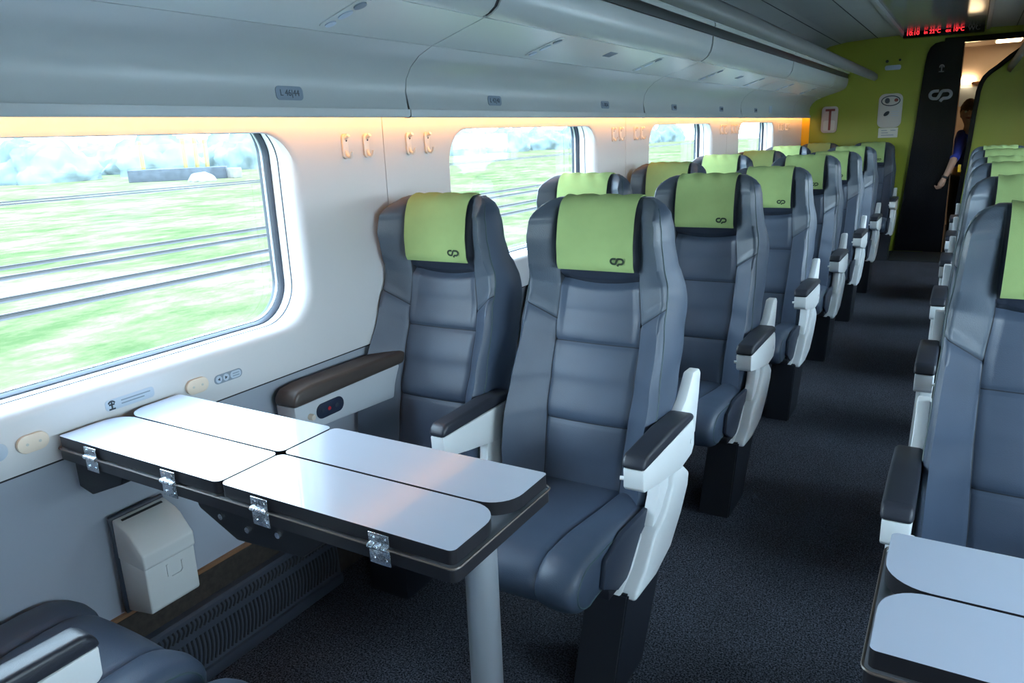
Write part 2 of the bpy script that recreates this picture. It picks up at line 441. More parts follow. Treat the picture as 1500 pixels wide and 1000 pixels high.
# profile pieces of the ceiling, mirrored for both sides
COVE = [(-1.447, 1.450), (-1.447, 1.427), (-1.440, 1.427), (-1.441, 1.440), (-1.447, 1.468), (-1.450, 1.50), (-1.444, 1.535), (-1.425, 1.567), (-1.392, 1.595), (-1.345, 1.617)]
SERV = [(-1.343, 1.618), (-1.166, 1.673)]
BINP = [(-1.163, 1.6745), (-1.145, 1.681), (-1.125, 1.696), (-1.111, 1.720), (-1.104, 1.75), (-1.102, 1.784), (-1.112, 1.790)]
RACK = [(-1.107, 1.791), (-1.114, 1.84)]
BACKP = [(-1.114, 1.841), (-1.20, 1.945), (-1.362, 2.050)]
CEIL = [(-1.370, 2.054), (-1.30, 2.098), (-1.15, 2.124), (-0.90, 2.140), (-0.645, 2.146)]
SEAMS = [1.85 + 1.93 * k for k in range(-3, 4)]
segs = [(YB, SEAMS[0])] + list(zip(SEAMS, SEAMS[1:])) + [(SEAMS[-1], YE)]
segs = [s for s in segs if s[1] - s[0] > 0.02]
def offs(prof, d):
    n = len(prof); out = []
    for i in range(n):
        a = Vector(prof[max(i - 1, 0)]); b = Vector(prof[min(i + 1, n - 1)]); t = (b - a).normalized()
        out.append((prof[i][0] - t.y * d, prof[i][1] + t.x * d))
    return out
def mir(prof, side): return [(2 * XC - x, z) for x, z in prof][::-1] if side == 'right' else prof
def sgn(side): return 1 if side == 'left' else -1

SEGW = ['nearest the camera', 'above the row of hooks past the first window', 'third from the camera', 'fourth from the camera', 'last before the green wall']
for side in ('left', 'right'):
    th = 0.012
    bm = bmesh.new()
    for (a, b) in segs: strip(mir(COVE, side), a + 0.002, b - 0.002, th, bm)
    o = obj('trim_5' if side == 'left' else 'trim_6', bm, M['cove'], angle=35); o['kind'] = 'structure'
    bm = bmesh.new()
    for (a, b) in segs[:-1]:
        strip(offs(mir(COVE[2:] + SERV, side), 0.004), b - 0.01, b + 0.01, 0.008, bm)
        strip(offs(mir(BINP[:-1], side), 0.005), b - 0.02, b + 0.02, 0.01, bm)
    for px, pz in ((COVE[-1], SERV[0]), (SERV[-1], BINP[0])):
        cx, cz = (px[0] + pz[0]) / 2, (px[1] + pz[1]) / 2
        if side == 'right': cx = 2 * XC - cx
        add_box(bm, cx - 0.012, cx + 0.012, YB, YE, cz + 0.010, cz + 0.018)
    o = obj('trim_7' if side == 'left' else 'trim_8', bm, M['gap'], smooth=False); o['kind'] = 'structure'
    bm = strip(mir(RACK, side), YB, YE, th)
    o = obj('trim_9' if side == 'left' else 'trim_10', bm, M['rackdark']); o['kind'] = 'structure'
    bm = strip(mir(BACKP, side), YB, YE, th)
    o = obj('trim_16' if side == 'left' else 'trim_17', bm, M['rackdark']); o['kind'] = 'structure'
    # overhead bins, one thing per door
    seen = [s for s in segs if s[1] > 0.2] if side == 'left' else [s for s in segs if s[1] > 0.2]
    for k, (a, b) in enumerate(seen):
        gap = 0.011
        cx = -1.14 if side == 'left' else 2 * XC + 1.14
        bi = obj('overhead_bin', strip(mir(BINP, side), a + gap, b - gap, 0.02), M['bin'], loc=(cx, (a + b) / 2, 1.70), angle=35)
        where = {0: 'nearest the camera', len(seen) - 1: 'touching the green end wall'}.get(k, '%s from the camera' % ['', 'second', 'third', 'fourth', 'fifth'][min(k, 4)])
        finish(bi, 'grey curved overhead bin door on the %s side, %s' % ('whole-table' if side == 'left' else 'cut-off-table', where), 'luggage bin', 'overhead bin doors')
        sp = obj('service_panel', strip(mir(SERV, side), a + 0.003, b - 0.003, th), M['service'], loc=(cx - 0.1 * sgn(side), (a + b) / 2, 1.645), smooth=False)
        finish(sp, 'pale sloping service panel under the bins, %s side, %s' % ('whole-table' if side == 'left' else 'cut-off-table', where), 'ceiling panel', 'service panels under the bins')
    # long grey rail
    rx = -0.945 if side == 'left' else 2 * XC + 0.945
    bm = bmesh.new(); rp = [(rx + 0.010, 1.7575), (rx + 0.080, 1.7475), (rx + 0.106, 1.768), (rx + 0.102, 1.806), (rx + 0.07, 1.832), (rx + 0.02, 1.828), (rx - 0.004, 1.79)]
    if side == 'right': rp = [(2 * rx - x, z) for x, z in rp]
    rl = obj('luggage_rail', prism(rp, 'y', YB, YE - 0.004, bm=bm), M['rail'], loc=(rx, 4, 1.81), angle=60)
    lp = [(rx + 0.012, 1.7565), (rx + 0.078, 1.7468), (rx + 0.078, 1.7458), (rx + 0.012, 1.7555)]
    if side == 'right': lp = [(2 * rx - x, z) for x, z in lp]
    obj('mirror_underside', prism(lp, 'y', YB, YE - 0.004), M['gloss'], rl, smooth=False)
    finish(rl, 'long grey rail running beside the ceiling over the %s bins' % ('whole-table' if side == 'left' else 'cut-off-table'), 'luggage rail', 'ceiling rails')
    # ceiling panels of this side
    bm = bmesh.new()
    ys = [YB] + [0.6 + 1.9 * k for k in range(4)] + [YE]
    for a, b in zip(ys, ys[1:]):
        strip(mir(CEIL[:3], side), a + 0.002, b - 0.002, th, bm); strip(mir(CEIL[2:], side), a + 0.002, b - 0.002, th, bm)
    for cxx, czz in ((-1.20, 2.1145), (-0.87, 2.1395)):
        cxx = cxx if side == 'left' else 2 * XC - cxx
        add_box(bm, cxx - 0.0025, cxx + 0.0025, YB, YE, czz - 0.0015, czz + 0.003)
    for f in bm.faces:
        if len(f.verts) == 4 and (max(v.co.x for v in f.verts) - min(v.co.x for v in f.verts)) < 0.006 and max(v.co.y for v in f.verts) - min(v.co.y for v in f.verts) > 8 : f.material_index = 1
    o = obj('ceiling_' + side, bm, [M['ceil'], M['gap']], angle=30); o['kind'] = 'structure'
    # warm strip light hidden behind the lip
    sx = -1.456 if side == 'left' else 2 * XC + 1.456
    st = obj('strip_light', tube([(sx, YB + 0.1, 1.444), (sx, YE - 0.02, 1.444)], 0.006, 8), M['strip'], loc=(sx, 3, 1.468))
    finish(st, 'warm orange strip light hidden behind the lip above the %s windows' % ('whole-table' if side == 'left' else 'cut-off-table'), 'strip light')
o = obj('ceiling_centre', box(-0.64, 0.017, YB, YE, 2.158, 2.20, r=0.004), M['ceil_gloss'], smooth=False); o['kind'] = 'structure'
bm = bmesh.new()
add_box(bm, -0.672, -0.640, YB, YE, 2.130, 2.20, r=0.006); add_box(bm, 0.017, 0.049, YB, YE, 2.130, 2.20, r=0.006)
o = obj('trim_13', bm, M['ceil']); o['kind'] = 'structure'

# reading-light clusters on the service panels (left side is the visible one)
def on_serv(t, y): return Vector((SERV[0][0] + (SERV[1][0] - SERV[0][0]) * t, y, SERV[0][1] + (SERV[1][1] - SERV[0][1]) * t))
d_ = Vector((SERV[1][0] - SERV[0][0], 0, SERV[1][1] - SERV[0][1])).normalized()
for k in range(7):
    y = 1.40 + 0.965 * k
    rt = empty('reading_light_unit', on_serv(0.5, y), 'small reading light unit in the service panel above %s' % ['the front window seat', 'the second row from the table', 'the third row from the table', 'the fourth row from the table', 'the fifth row from the table', 'the sixth row from the table', 'the last row at the green wall'][k], 'reading light', 'reading light units')
    Bm = basis(on_serv(0.5, y), d_, (0, 1, 0))    # local z points up; the room is at -z
    def lens(x0, y0, rx, ry, th):
        return xform(prism([(x0 + rx * math.cos(a), y0 + ry * math.sin(a)) for a in [2 * PI * i / 20 for i in range(20)]], 'z', -th, 0.0), Bm)
    obj('base_plate', xform(prism(rrect(-0.075, 0.075, -0.024, 0.024, 0.022), 'z', -0.0025, 0.0), Bm), M['service'], rt, smooth=False)
    obj('lamp_lens', lens(0.048, 0.0, 0.017, 0.013, 0.006), M['plate'], rt, smooth=False)
    obj('switch_button', lens(0.0, 0.0, 0.022, 0.012, 0.005), M['plate_light'], rt, smooth=False)
    obj('lamp_lens', lens(-0.050, 0.0, 0.015, 0.012, 0.005), M['plate_light'], rt, smooth=False)
for k, y in enumerate([0.905, 2.86, 4.8]):
    t = empty('speaker_grille', on_serv(0.62, y), 'slotted speaker grille in the service panel, %s' % ['above the near part of the big window', 'above the second window', 'above the third window'][k], 'speaker grille', 'speaker grilles')
    Bm = basis(on_serv(0.62, y), d_, (0, 1, 0)); bm = bmesh.new()
    for i in range(-4, 5): merge(bm, xform(prism(rrect(-0.02, 0.02, i * 0.008 - 0.002, i * 0.008 + 0.002, 0.0018), 'z', -0.0015, 0.0), Bm))
    obj('slots', bm, M['plate'], t, smooth=False)

# seat number plates on the cove
NUM = ['L 46|44', 'L 42|40', 'L 38|36', 'L 34|32', 'L 30|28', 'L 26|24']
for k in range(6):
    y = 1.39 + 0.9535 * k
    pc = Vector((-1.4485, y, 1.484)); Bm = basis((-1.4478, y, 1.484), (0, 1, 0), (-0.08, 0, 1))
    w = 0.044; h = 0.0165
    p = obj('seat_number_plate', xform(prism(rrect(-w, w, -h, h, 0.011), 'z', 0, 0.0016), Bm), M['plate'], loc=pc, smooth=False)
    finish(p, 'small grey seat number plate on the cove, %s' % ['reading L 46|44', 'second from the camera', 'third from the camera', 'fourth from the camera', 'fifth from the camera', 'sixth from the camera'][k], 'number plate', 'seat number plates')
    obj('lettering', xform(text_bm(NUM[k], 0.021), Bm @ Matrix.Translation((0, 0, 0.0018))), M['text_dark'], p, smooth=False)
Bm = basis((-1.4478, 6.66, 1.50), (0, 1, 0), (0, 0, 1))
p = obj('notice_plate', xform(prism(rrect(-0.05, 0.05, -0.04, 0.04, 0.006), 'z', 0, 0.0016), Bm), M['plate_light'], loc=(-1.448, 6.66, 1.5), smooth=False)
finish(p, 'square pale notice plate on the cove near the green wall', 'notice')

# ------------------------------------------------------------------ coat hooks
def make_hook(y, z, label):
    t = empty('coat_hook', (XL, y, z), label, 'coat hook', 'coat hooks between the windows')
    Bm = basis((XL, y, z), (0, 1, 0), (0, 0, 1))
    bm = xform(prism(rrect(-0.011, 0.011, -0.034, 0.034, 0.0105), 'z', 0.0, 0.007, r=0.002), Bm)
    obj('back_plate', bm, M['hook'], t)
    pts = [(XL + 0.004, y, z - 0.012), (XL + 0.011, y, z - 0.026), (XL + 0.019, y, z - 0.030), (XL + 0.026, y, z - 0.024), (XL + 0.028, y, z - 0.014)]
    obj('hook_prong', tube(pts, [0.005, 0.005, 0.0045, 0.004, 0.0035], 8), M['hook'], t)
    pts = [(XL + 0.004, y, z + 0.020), (XL + 0.014, y, z + 0.026), (XL + 0.020, y, z + 0.030)]
    obj('peg', tube(pts, [0.0055, 0.005, 0.006], 8), M['hook'], t)
    obj('screw_hole', xform(prism(arc2(0.003, 0.016, 0.0032, 0, 345, 11), 'z', 0.0068, 0.0078), Bm), M['gap'], t, smooth=False)
    return t
PANEL = ['past the big window', 'between second and third windows', 'between third and fourth windows', 'beyond the fourth window']
WH = ['first of four', 'second of four', 'third of four', 'last of four']
for j, ys in enumerate((1.808, 3.707, 5.606, 7.505)):
    for i, dy in enumerate((-0.171, -0.082, 0.116, 0.211)):
        make_hook(ys + dy, 1.352, 'ivory coat hook on the wall %s, %s' % (PANEL[j], WH[i]))

# ------------------------------------------------------------------ fittings on the wall below the big window
def wall_plate(name, y0, y1, z0, z1, r, th, mat, label, cat, group=None):
    o = obj(name, xform(prism(rrect(y0, y1, z0, z1, r), 'z', 0, th, r=min(0.002, th * 0.4)), basis((XL, 0, 0), (0, 1, 0), (0, 0, 1))), mat, loc=(XL, (y0 + y1) / 2, (z0 + z1) / 2))
    return finish(o, label, cat, group)
def on_wall(y, z, d=0.0): return basis((XL + d, y, z), (0, 1, 0), (0, 0, 1))
for (yc, lab) in ((0.684, 'oval beige socket cover on the wall left of the whole table'), (1.058, 'oval beige socket cover on the wall behind the far corner of the whole table')):
    s_ = wall_plate('socket_cover', yc - 0.030, yc + 0.030, 0.806, 0.842, 0.0178, 0.009, M['beige'], lab, 'socket cover', 'oval socket covers')
    for dy in (-0.012, 0.012): obj('screw', xform(prism(arc2(dy, 0, 0.0028, 0, 330, 11), 'z', 0.0085, 0.0095), on_wall(yc, 0.824)), M['sign'], s_, smooth=False)
s_ = wall_plate('round_cap', 0.605, 0.640, 0.808, 0.843, 0.0172, 0.004, M['plate_light'], 'round blue-grey cap on the wall at the picture edge beside a beige oval', 'wall cap')
s_ = wall_plate('hazard_label', 0.838, 0.952, 0.832, 0.856, 0.008, 0.0012, M['plate_light'], 'pale sticker with a dark symbol on the wall just above the table end', 'sticker')
obj('symbol', xform(ribbon([arc2(0, 0, 0.0075, 20, 160, 6), [(0, 0.006), (0, -0.011)], [(-0.007, -0.010), (0.007, -0.010)], [(-0.006, 0.0), (0.006, 0.0)]], 0.0032, 0.001), on_wall(0.852, 0.845, 0.0012)), M['text_dark'], s_, smooth=False)
obj('text_line', xform(ribbon([[(0.022, 0.003), (0.09, 0.003)], [(0.022, -0.004), (0.075, -0.004)]], 0.0022, 0.001), on_wall(0.852, 0.845, 0.0012)), M['plate'], s_, smooth=False)
s_ = wall_plate('seat_arrow_label', 1.109, 1.192, 0.808, 0.831, 0.0112, 0.0012, M['plate'], 'grey pill-shaped seat label with two arrows in circles under the window', 'label')
for i, (dy, dr) in enumerate(((1.122, -1), (1.143, 1))):
    obj('arrow_disc', xform(prism(arc2(0, 0, 0.0088, 0, 345, 15), 'z', 0.0012, 0.0018), on_wall(dy, 0.8195)), M['plate_light'], s_, smooth=False)
    obj('arrow', xform(prism([(dr * 0.004, 0), (-dr * 0.003, 0.004), (-dr * 0.003, -0.004)], 'z', 0.0018, 0.0024), on_wall(dy, 0.8195)), M['text_dark'], s_, smooth=False)
obj('text_panel', xform(prism(rrect(-0.016, 0.016, -0.009, 0.009, 0.008), 'z', 0.0012, 0.0018), on_wall(1.172, 0.8195)), M['plate_light'], s_, smooth=False)
obj('text_line', xform(ribbon([[(-0.009, 0.003), (0.010, 0.003)], [(-0.009, -0.003), (0.010, -0.003)]], 0.002, 0.0008), on_wall(1.172, 0.8195, 0.0018)), M['plate'], s_, smooth=False)

# litter bin on the wall
t = empty('litter_bin', (XL, 0.86, 0.39), 'ivory wall-mounted litter bin with sloping lid under the whole table', 'litter bin')
BY0, BY1 = 0.800, 0.921
obj('backing_plate', prism([(XL, 0.375), (XL + 0.010, 0.372), (XL + 0.012, 0.575), (XL + 0.006, 0.604), (XL, 0.606)], 'y', BY0 - 0.005, BY1 + 0.005, r=0.002), M['rubber'], t)
obj('body', prism([(XL + 0.010, 0.378), (XL + 0.095, 0.394), (XL + 0.099, 0.400), (XL + 0.100, 0.505), (XL + 0.010, 0.53)], 'y', BY0, BY1, r=0.005, seg=3), M['bin_box'], t)
obj('lid', prism([(XL + 0.010, 0.508), (XL + 0.098, 0.500), (XL + 0.104, 0.506), (XL + 0.104, 0.536), (XL + 0.068, 0.578), (XL + 0.052, 0.588), (XL + 0.012, 0.602)], 'y', BY0 - 0.002, BY1 + 0.002, r=0.006, seg=3), M['bin_box'], t)
obj('lid_slot', xform(box(-0.003, 0.003, BY0 + 0.012, BY1 - 0.012, 0, 0.0012), Matrix.Translation((XL + 0.026, 0, 0.5975)) @ Matrix.Rotation(0.33, 4, 'Y')), M['gap'], t, smooth=False)
bx = XL + 0.1035
obj('finger_grip', xform(ribbon([[(-0.018, 0.016), (-0.018, -0.012), (-0.012, -0.018), (0.012, -0.018), (0.018, -0.012), (0.018, 0.010)]], 0.004, 0.003), basis((XL + 0.099, 0.868, 0.475), (0, 1, 0), (0, 0, 1))), M['bin_box'], t)

# heater grille along the floor
t = empty('floor_heater', (XL + 0.01, 0.8, FZ), 'black slatted floor heater grille running along the wall under the whole table', 'heater')
hp = [(XL - 0.006, FZ + 0.004), (XL + 0.028, FZ + 0.004), (XL + 0.030, FZ + 0.030), (XL + 0.020, 0.278), (XL + 0.014, 0.284), (XL - 0.006, 0.284)]
obj('casing', prism(hp, 'y', -0.4, 1.42), M['grill'], t, smooth=False)
def face_x(z): return XL + 0.0300 - (z - FZ - 0.03) / (0.278 - FZ - 0.03) * 0.010
bm = bmesh.new(); bm2 = bmesh.new()
y = 0.30
while y < 1.40:
    for (z0, z1, b_, lean) in ((0.240, 0.268, bm, 0.006), (0.142, 0.222, bm2, 0.010)):
        pts = []
        for i in range(6):
            q = i / 5; z = z0 + (z1 - z0) * q
            pts.append((face_x(z) + 0.0012, y + lean * q + 0.006 * math.sin(q * PI), z))
        tube(pts, 0.0032, 5, b_)
    y += 0.0125
obj('slot_row', bm, M['gap'], t, smooth=False); obj('slot_row', bm2, M['gap'], t, smooth=False)
finish(obj('lower_rim', box(XL + 0.022, XL + 0.040, -0.4, 1.42, FZ + 0.0, FZ + 0.032, r=0.004), M['grill'], t))

# ------------------------------------------------------------------ table
def make_table():
    cx, cy = -1.021, 0.863
    t = empty('folding_table', (cx, cy, FZ), 'whole pale four-leaf folding table with black edges fixed to the window wall', 'table', 'train tables')
    x0, x1, y0, y1, xm = -1.497, -0.545, 0.7265, 0.9995, -1.021
    top = 0.8237
    def slab(poly, z0, z1, mats, name, bev=0.0):
        bm = prism(poly, 'z', z0, z1)
        for f in bm.faces: f.material_index = 0 if f.normal.z > 0.5 else 1
        return obj(name, bm, mats, t, angle=50)
    b = slab(rrect(x0 - 0.006, x1 + 0.004, y0 - 0.003, y1 + 0.003, 0.012), 0.776, 0.795, [M['table_base'], M['table_edge']], 'base_board')
    bm = bmesh.new()
    p = rrect(x0 - 0.007, x1 + 0.0055, y0 - 0.0045, y1 + 0.0045, 0.013)
    tube([(q[0], q[1], 0.7985) for q in p] + [(p[0][0], p[0][1], 0.7985)], 0.0018, 6, bm, cap=False)
    obj('edge_bead', bm, M['edge_line'], b)
    g = 0.0025
    for (a0, a1, b0, b1, rr) in ((x0, xm - g, y0, cy - g, (0.006, 0.014, 0.014, 0.05)), (xm + g, x1, y0, cy - g, (0.014, 0.010, 0.052, 0.014)),
                                 (x0, xm - g, cy + g, y1, (0.05, 0.014, 0.014, 0.006)), (xm + g, x1, cy + g, y1, (0.014, 0.052, 0.008, 0.014))):
        lf = slab(rrect(a0, a1, b0, b1, rr, 8), 0.8015, top, [M['table'], M['table_edge']], 'leaf')
    for yy, dr in ((y0 - 0.004, -1), (y1 + 0.004, 1)):
        for hx in (-1.384, -1.150, -0.919, -0.672):
            bm = bmesh.new()
            add_box(bm, hx - 0.019, hx + 0.019, min(yy, yy + dr * 0.002), max(yy, yy + dr * 0.002), 0.803, 0.8212 if dr < 0 else 0.816, r=0.0006)
            add_box(bm, hx - 0.019, hx + 0.019, min(yy, yy + dr * 0.002), max(yy, yy + dr * 0.002), 0.772, 0.797, r=0.0006)
            for i in range(3): tube([(hx - 0.019 + i * 0.0128, yy + dr * 0.003, 0.800), (hx - 0.008 + i * 0.0128, yy + dr * 0.003, 0.800)], 0.0042, 8, bm)
            for sx in (-0.011, 0.011):
                for sz in (0.781, 0.814): tube([(hx + sx, yy + dr * 0.001, sz), (hx + sx, yy + dr * 0.0032, sz)], 0.003, 8, bm)
            obj('hinge', bm, M['chrome'], t)
    obj('leg', tube([(-0.594, cy, FZ + 0.012), (-0.594, cy, 0.776)], 0.0265, 28), M['alu'], t)
    obj('foot_plate', tube([(-0.594, cy, FZ), (-0.594, cy, FZ + 0.012)], 0.05, 28), M['alu'], t)
    obj('support_beam', box(x0, -0.57, cy - 0.045, cy + 0.045, 0.748, 0.776, r=0.004), M['black'], t)
    obj('wall_bracket', prism([(x0 - 0.013, 0.776), (x0 - 0.013, 0.700), (x0 + 0.03, 0.690), (x0 + 0.14, 0.735), (x0 + 0.16, 0.776)], 'y', cy - 0.11, cy + 0.11, r=0.003), M['seat_frame'], t)
    m_ = obj('fold_mechanism', prism([(-1.22, 0.776), (-1.20, 0.700), (-1.10, 0.655), (-0.93, 0.665), (-0.86, 0.72), (-0.84, 0.776)], 'y', cy - 0.06, cy + 0.02, r=0.006), M['black'], t)
    for (px, pz) in ((-1.13, 0.70), (-1.06, 0.69), (-0.98, 0.70)): obj('bolt', tube([(px, cy - 0.060, pz), (px, cy - 0.066, pz)], 0.006, 10), M['chrome'], m_)
    return t
tb = make_table()
tb2 = copy_obj(tb)
tb2.location = (2 * XC + 1.021 + 0.040, 0.905, FZ); tb2.rotation_euler = (0, 0, PI)
tb2['label'] = 'pale folding table cut off by the right edge of the photo'

# ------------------------------------------------------------------ seats (local: origin on the floor, facing -y)
H0 = FZ
YC = [(0.36, 0.205), (0.41, 0.215), (0.52, 0.238), (0.63, 0.264), (0.72, 0.298), (0.82, 0.335), (0.90, 0.358), (0.965, 0.366), (1.0, 0.360), (1.03, 0.342), (1.08, 0.340), (1.14, 0.349), (1.17, 0.358), (1.185, 0.368), (1.193, 0.375), (1.198, 0.386)]
WC = [(0.36, 0.200), (0.45, 0.209), (0.56, 0.212), (0.68, 0.212), (0.765, 0.207), (0.86, 0.200), (0.915, 0.200), (0.96, 0.198), (1.03, 0.192), (1.09, 0.188), (1.13, 0.185), (1.16, 0.178), (1.178, 0.166), (1.19, 0.150), (1.198, 0.130)]
BC = [(0.36, 0.055), (0.46, 0.090), (0.60, 0.102), (0.72, 0.088), (0.82, 0.055), (0.90, 0.032), (0.96, 0.034), (1.03, 0.052), (1.10, 0.066), (1.15, 0.058), (1.198, 0.0)]
DC = [(0.36, 0.13), (0.80, 0.132), (0.92, 0.126), (1.0, 0.104), (1.10, 0.078), (1.17, 0.058), (1.198, 0.036)]
YW = YC[:5] + [(0.82, 0.331), (0.90, 0.348), (0.965, 0.353), (1.03, 0.351), (1.09, 0.349), (1.14, 0.352)] + YC[-5:]
XP = [(0.36, 0.108), (0.5, 0.112), (0.7, 0.121), (0.86, 0.122), (0.98, 0.112), (1.05, 0.116), (1.198, 0.115)]
ZS, ZMAX = 0.868, 1.198
def back_parts():
    nC, nB, nS, nR = 30, 14, 7, 10
    rows = []
    z = 0.36
    zs = []
    while z < 1.150: zs.append(z); z += 0.0062
    zs += [1.150 + (ZMAX - 1.150) * math.sin(PI / 2 * i / 12) for i in range(13)]
    SQ = (0.610, 0.812, ZS)
    zs = sorted([q for q in zs if all(abs(q - t) > 0.0035 for t in SQ)] + [t + e for t in SQ for e in (-0.0013, 0.0013)])
    isplit = zs.index(ZS + 0.0013)
    seam_rows = [zs.index(t - 0.0013) for t in SQ]
    icr = min(range(len(zs)), key=lambda i: abs(zs[i] - 0.982)); zs[icr] = 0.982
    def gauss(d, w): return math.exp(-(d / w) ** 2)
    def point(j, col):
        zj = zs[j]
        w, xp, yc = interp(WC, zj), interp(XP, zj), interp(YC, zj)
        top = smoothstep(1.15, 1.198, zj)
        head = smoothstep(0.99, 1.04, zj)
        yw = interp(YW, zj)
        B = interp(BC, zj)
        kind, s, t = col
        D = interp(DC, zj)
        if kind == 'C':
            x = s * xp
            zz = zj - 0.012 * (1 - s * s) * gauss(zj - 0.985, 0.05) + 0.010 * (s * s - .5) * 0
            y = yc - 0.005 * math.cos(s * PI / 2) * (1 - head) - head * 0.004 * math.cos(s * PI / 2)
            # seams
            g = 0.0
            for q in (0.812, 0.610): g += 0.005 * gauss(zj - q, 0.0045)
            g += 0.020 * gauss(zj - 0.982, 0.010)
            g += 0.005 * gauss((1 - abs(s)) * xp, 0.0045) * (1 - top)
            # puffiness of the three pillows
            pz = min(abs(zj - 0.812), abs(zj - 0.610), abs(zj - 0.982))
            y -= 0.0022 * smoothstep(0, 0.03, pz) * (1 - top)
            y += (yw - yc) * smoothstep(0.86, 1.0, abs(s))
            return Vector((x, y + g, zz))
        if kind == 'B':
            x = s * (xp + (w - xp) * t)
            bump = (t / 0.86) ** 1.15 if t < 0.86 else 1 - 0.45 * ((t - 0.86) / 0.14) ** 2
            zz = zj + t * 0.058 * gauss(zj - ZS, 0.10) * (1 - top)
            y = yw - B * bump
            g = 0.005 * gauss(t * (w - xp), 0.0045) * (1 - top) + 0.005 * gauss(zj - ZS, 0.0045)
            return Vector((x, y + g, zz))
        if kind == 'S':
            yf = yw - B * 0.55
            zz = zj + 0.058 * gauss(zj - ZS, 0.10) * (1 - top) * (1 - t)
            x = s * (w + (0 if s < 0 else 1) * (0.010 * smoothstep(0.68, 0.8, zj) * math.sin(t * PI) + 0.008 * gauss(zj - 0.90, 0.10) * smoothstep(0, 0.5, t)) * (1 - top) - 0.012 * max(0, t - .8) * 5 * 1)
            return Vector((x, yf + (yc + D - yf) * t, zz))
        if kind == 'R':
            x = (1 - 2 * t) * s * (w - 0.012)
            return Vector((x, yc + D + 0.012 * math.sin(t * PI) * (1 - top), zj))
    colsL = [('S', -1, 1 - i / nS) for i in range(nS)]
    cB1 = [('B', -1, 1 - i / nB) for i in range(nB)] + [('B', -1, 0.026)]
    cC = [('C', -1 + 2 * i / nC, 0) for i in range(nC + 1)]
    cB2 = [('B', 1, 0.026)] + [('B', 1, (i + 1) / nB) for i in range(nB)]
    colsR = [('S', 1, (i + 1) / nS) for i in range(nS)]
    cR = [('R', 1, (i + 1) / nR) for i in range(nR - 1)]
    cols = colsL + cB1 + cC + cB2 + colsR + cR
    nc = len(cols)
    grid = [[point(j, c) for c in cols] for j in range(len(zs))]
    i0 = len(colsL); i1 = i0 + len(cB1); i2 = i1 + nC; i3 = i2 + len(cB2)
    def dark(j, i):
        if i in (i1 - 1, i2) and zs[j] < 1.0: return 1
        if i1 <= i < i2 and j in seam_rows[:2]: return 1
        if (i0 <= i < i1 or i2 <= i < i3) and j == seam_rows[2]: return 1
        return 0
    def sub(test):
        bm = bmesh.new(); vm = {}
        def V(j, i):
            i %= nc
            if (j, i) not in vm: vm[(j, i)] = bm.verts.new(grid[j][i])
            return vm[(j, i)]
        for j in range(len(zs) - 1):
            for i in range(nc):
                if test(j, i): bm.faces.new((V(j, i), V(j, i + 1), V(j + 1, i + 1), V(j + 1, i))).material_index = dark(j, i)
        return bm, V
    up = isplit
    center, _ = sub(lambda j, i: i1 <= i < i2 and j < icr)
    headpad, V = sub(lambda j, i: i1 <= i < i2 and j >= icr)
    wl, _ = sub(lambda j, i: i0 <= i < i1 and j >= up); wr, _ = sub(lambda j, i: i2 <= i < i3 and j >= up)
    bl, _ = sub(lambda j, i: i0 <= i < i1 and j < up); br, _ = sub(lambda j, i: i2 <= i < i3 and j < up)
    shell, V = sub(lambda j, i: i < i0 or i >= i3)
    cap_bm = shell
    J = len(zs) - 1
    shell.faces.new([V(J, i) for i in range(nc)]); shell.faces.new([V(0, i) for i in range(nc)][::-1])
    # piping along the front edge of the wings
    pipe = [tube([grid[j][ii] + Vector((0, -0.0005, 0)) for j in range(0, J - 5, 3)], 0.0021, 6) for ii in (i0, i3)]
    def front_y(x, z):
        j = min(range(len(zs)), key=lambda q: abs(zs[q] - z))
        best = min(range(i1, i2 + 1), key=lambda q: abs(grid[j][q].x - x))
        return grid[j][best].y
    return dict(center=center, headpad=headpad, wl=wl, wr=wr, bl=bl, br=br, shell=shell, pipe=pipe), front_y, zs, grid, i1, i2

def down(bm): return xform(bm, Matrix.Translation((0, 0, -H0)))

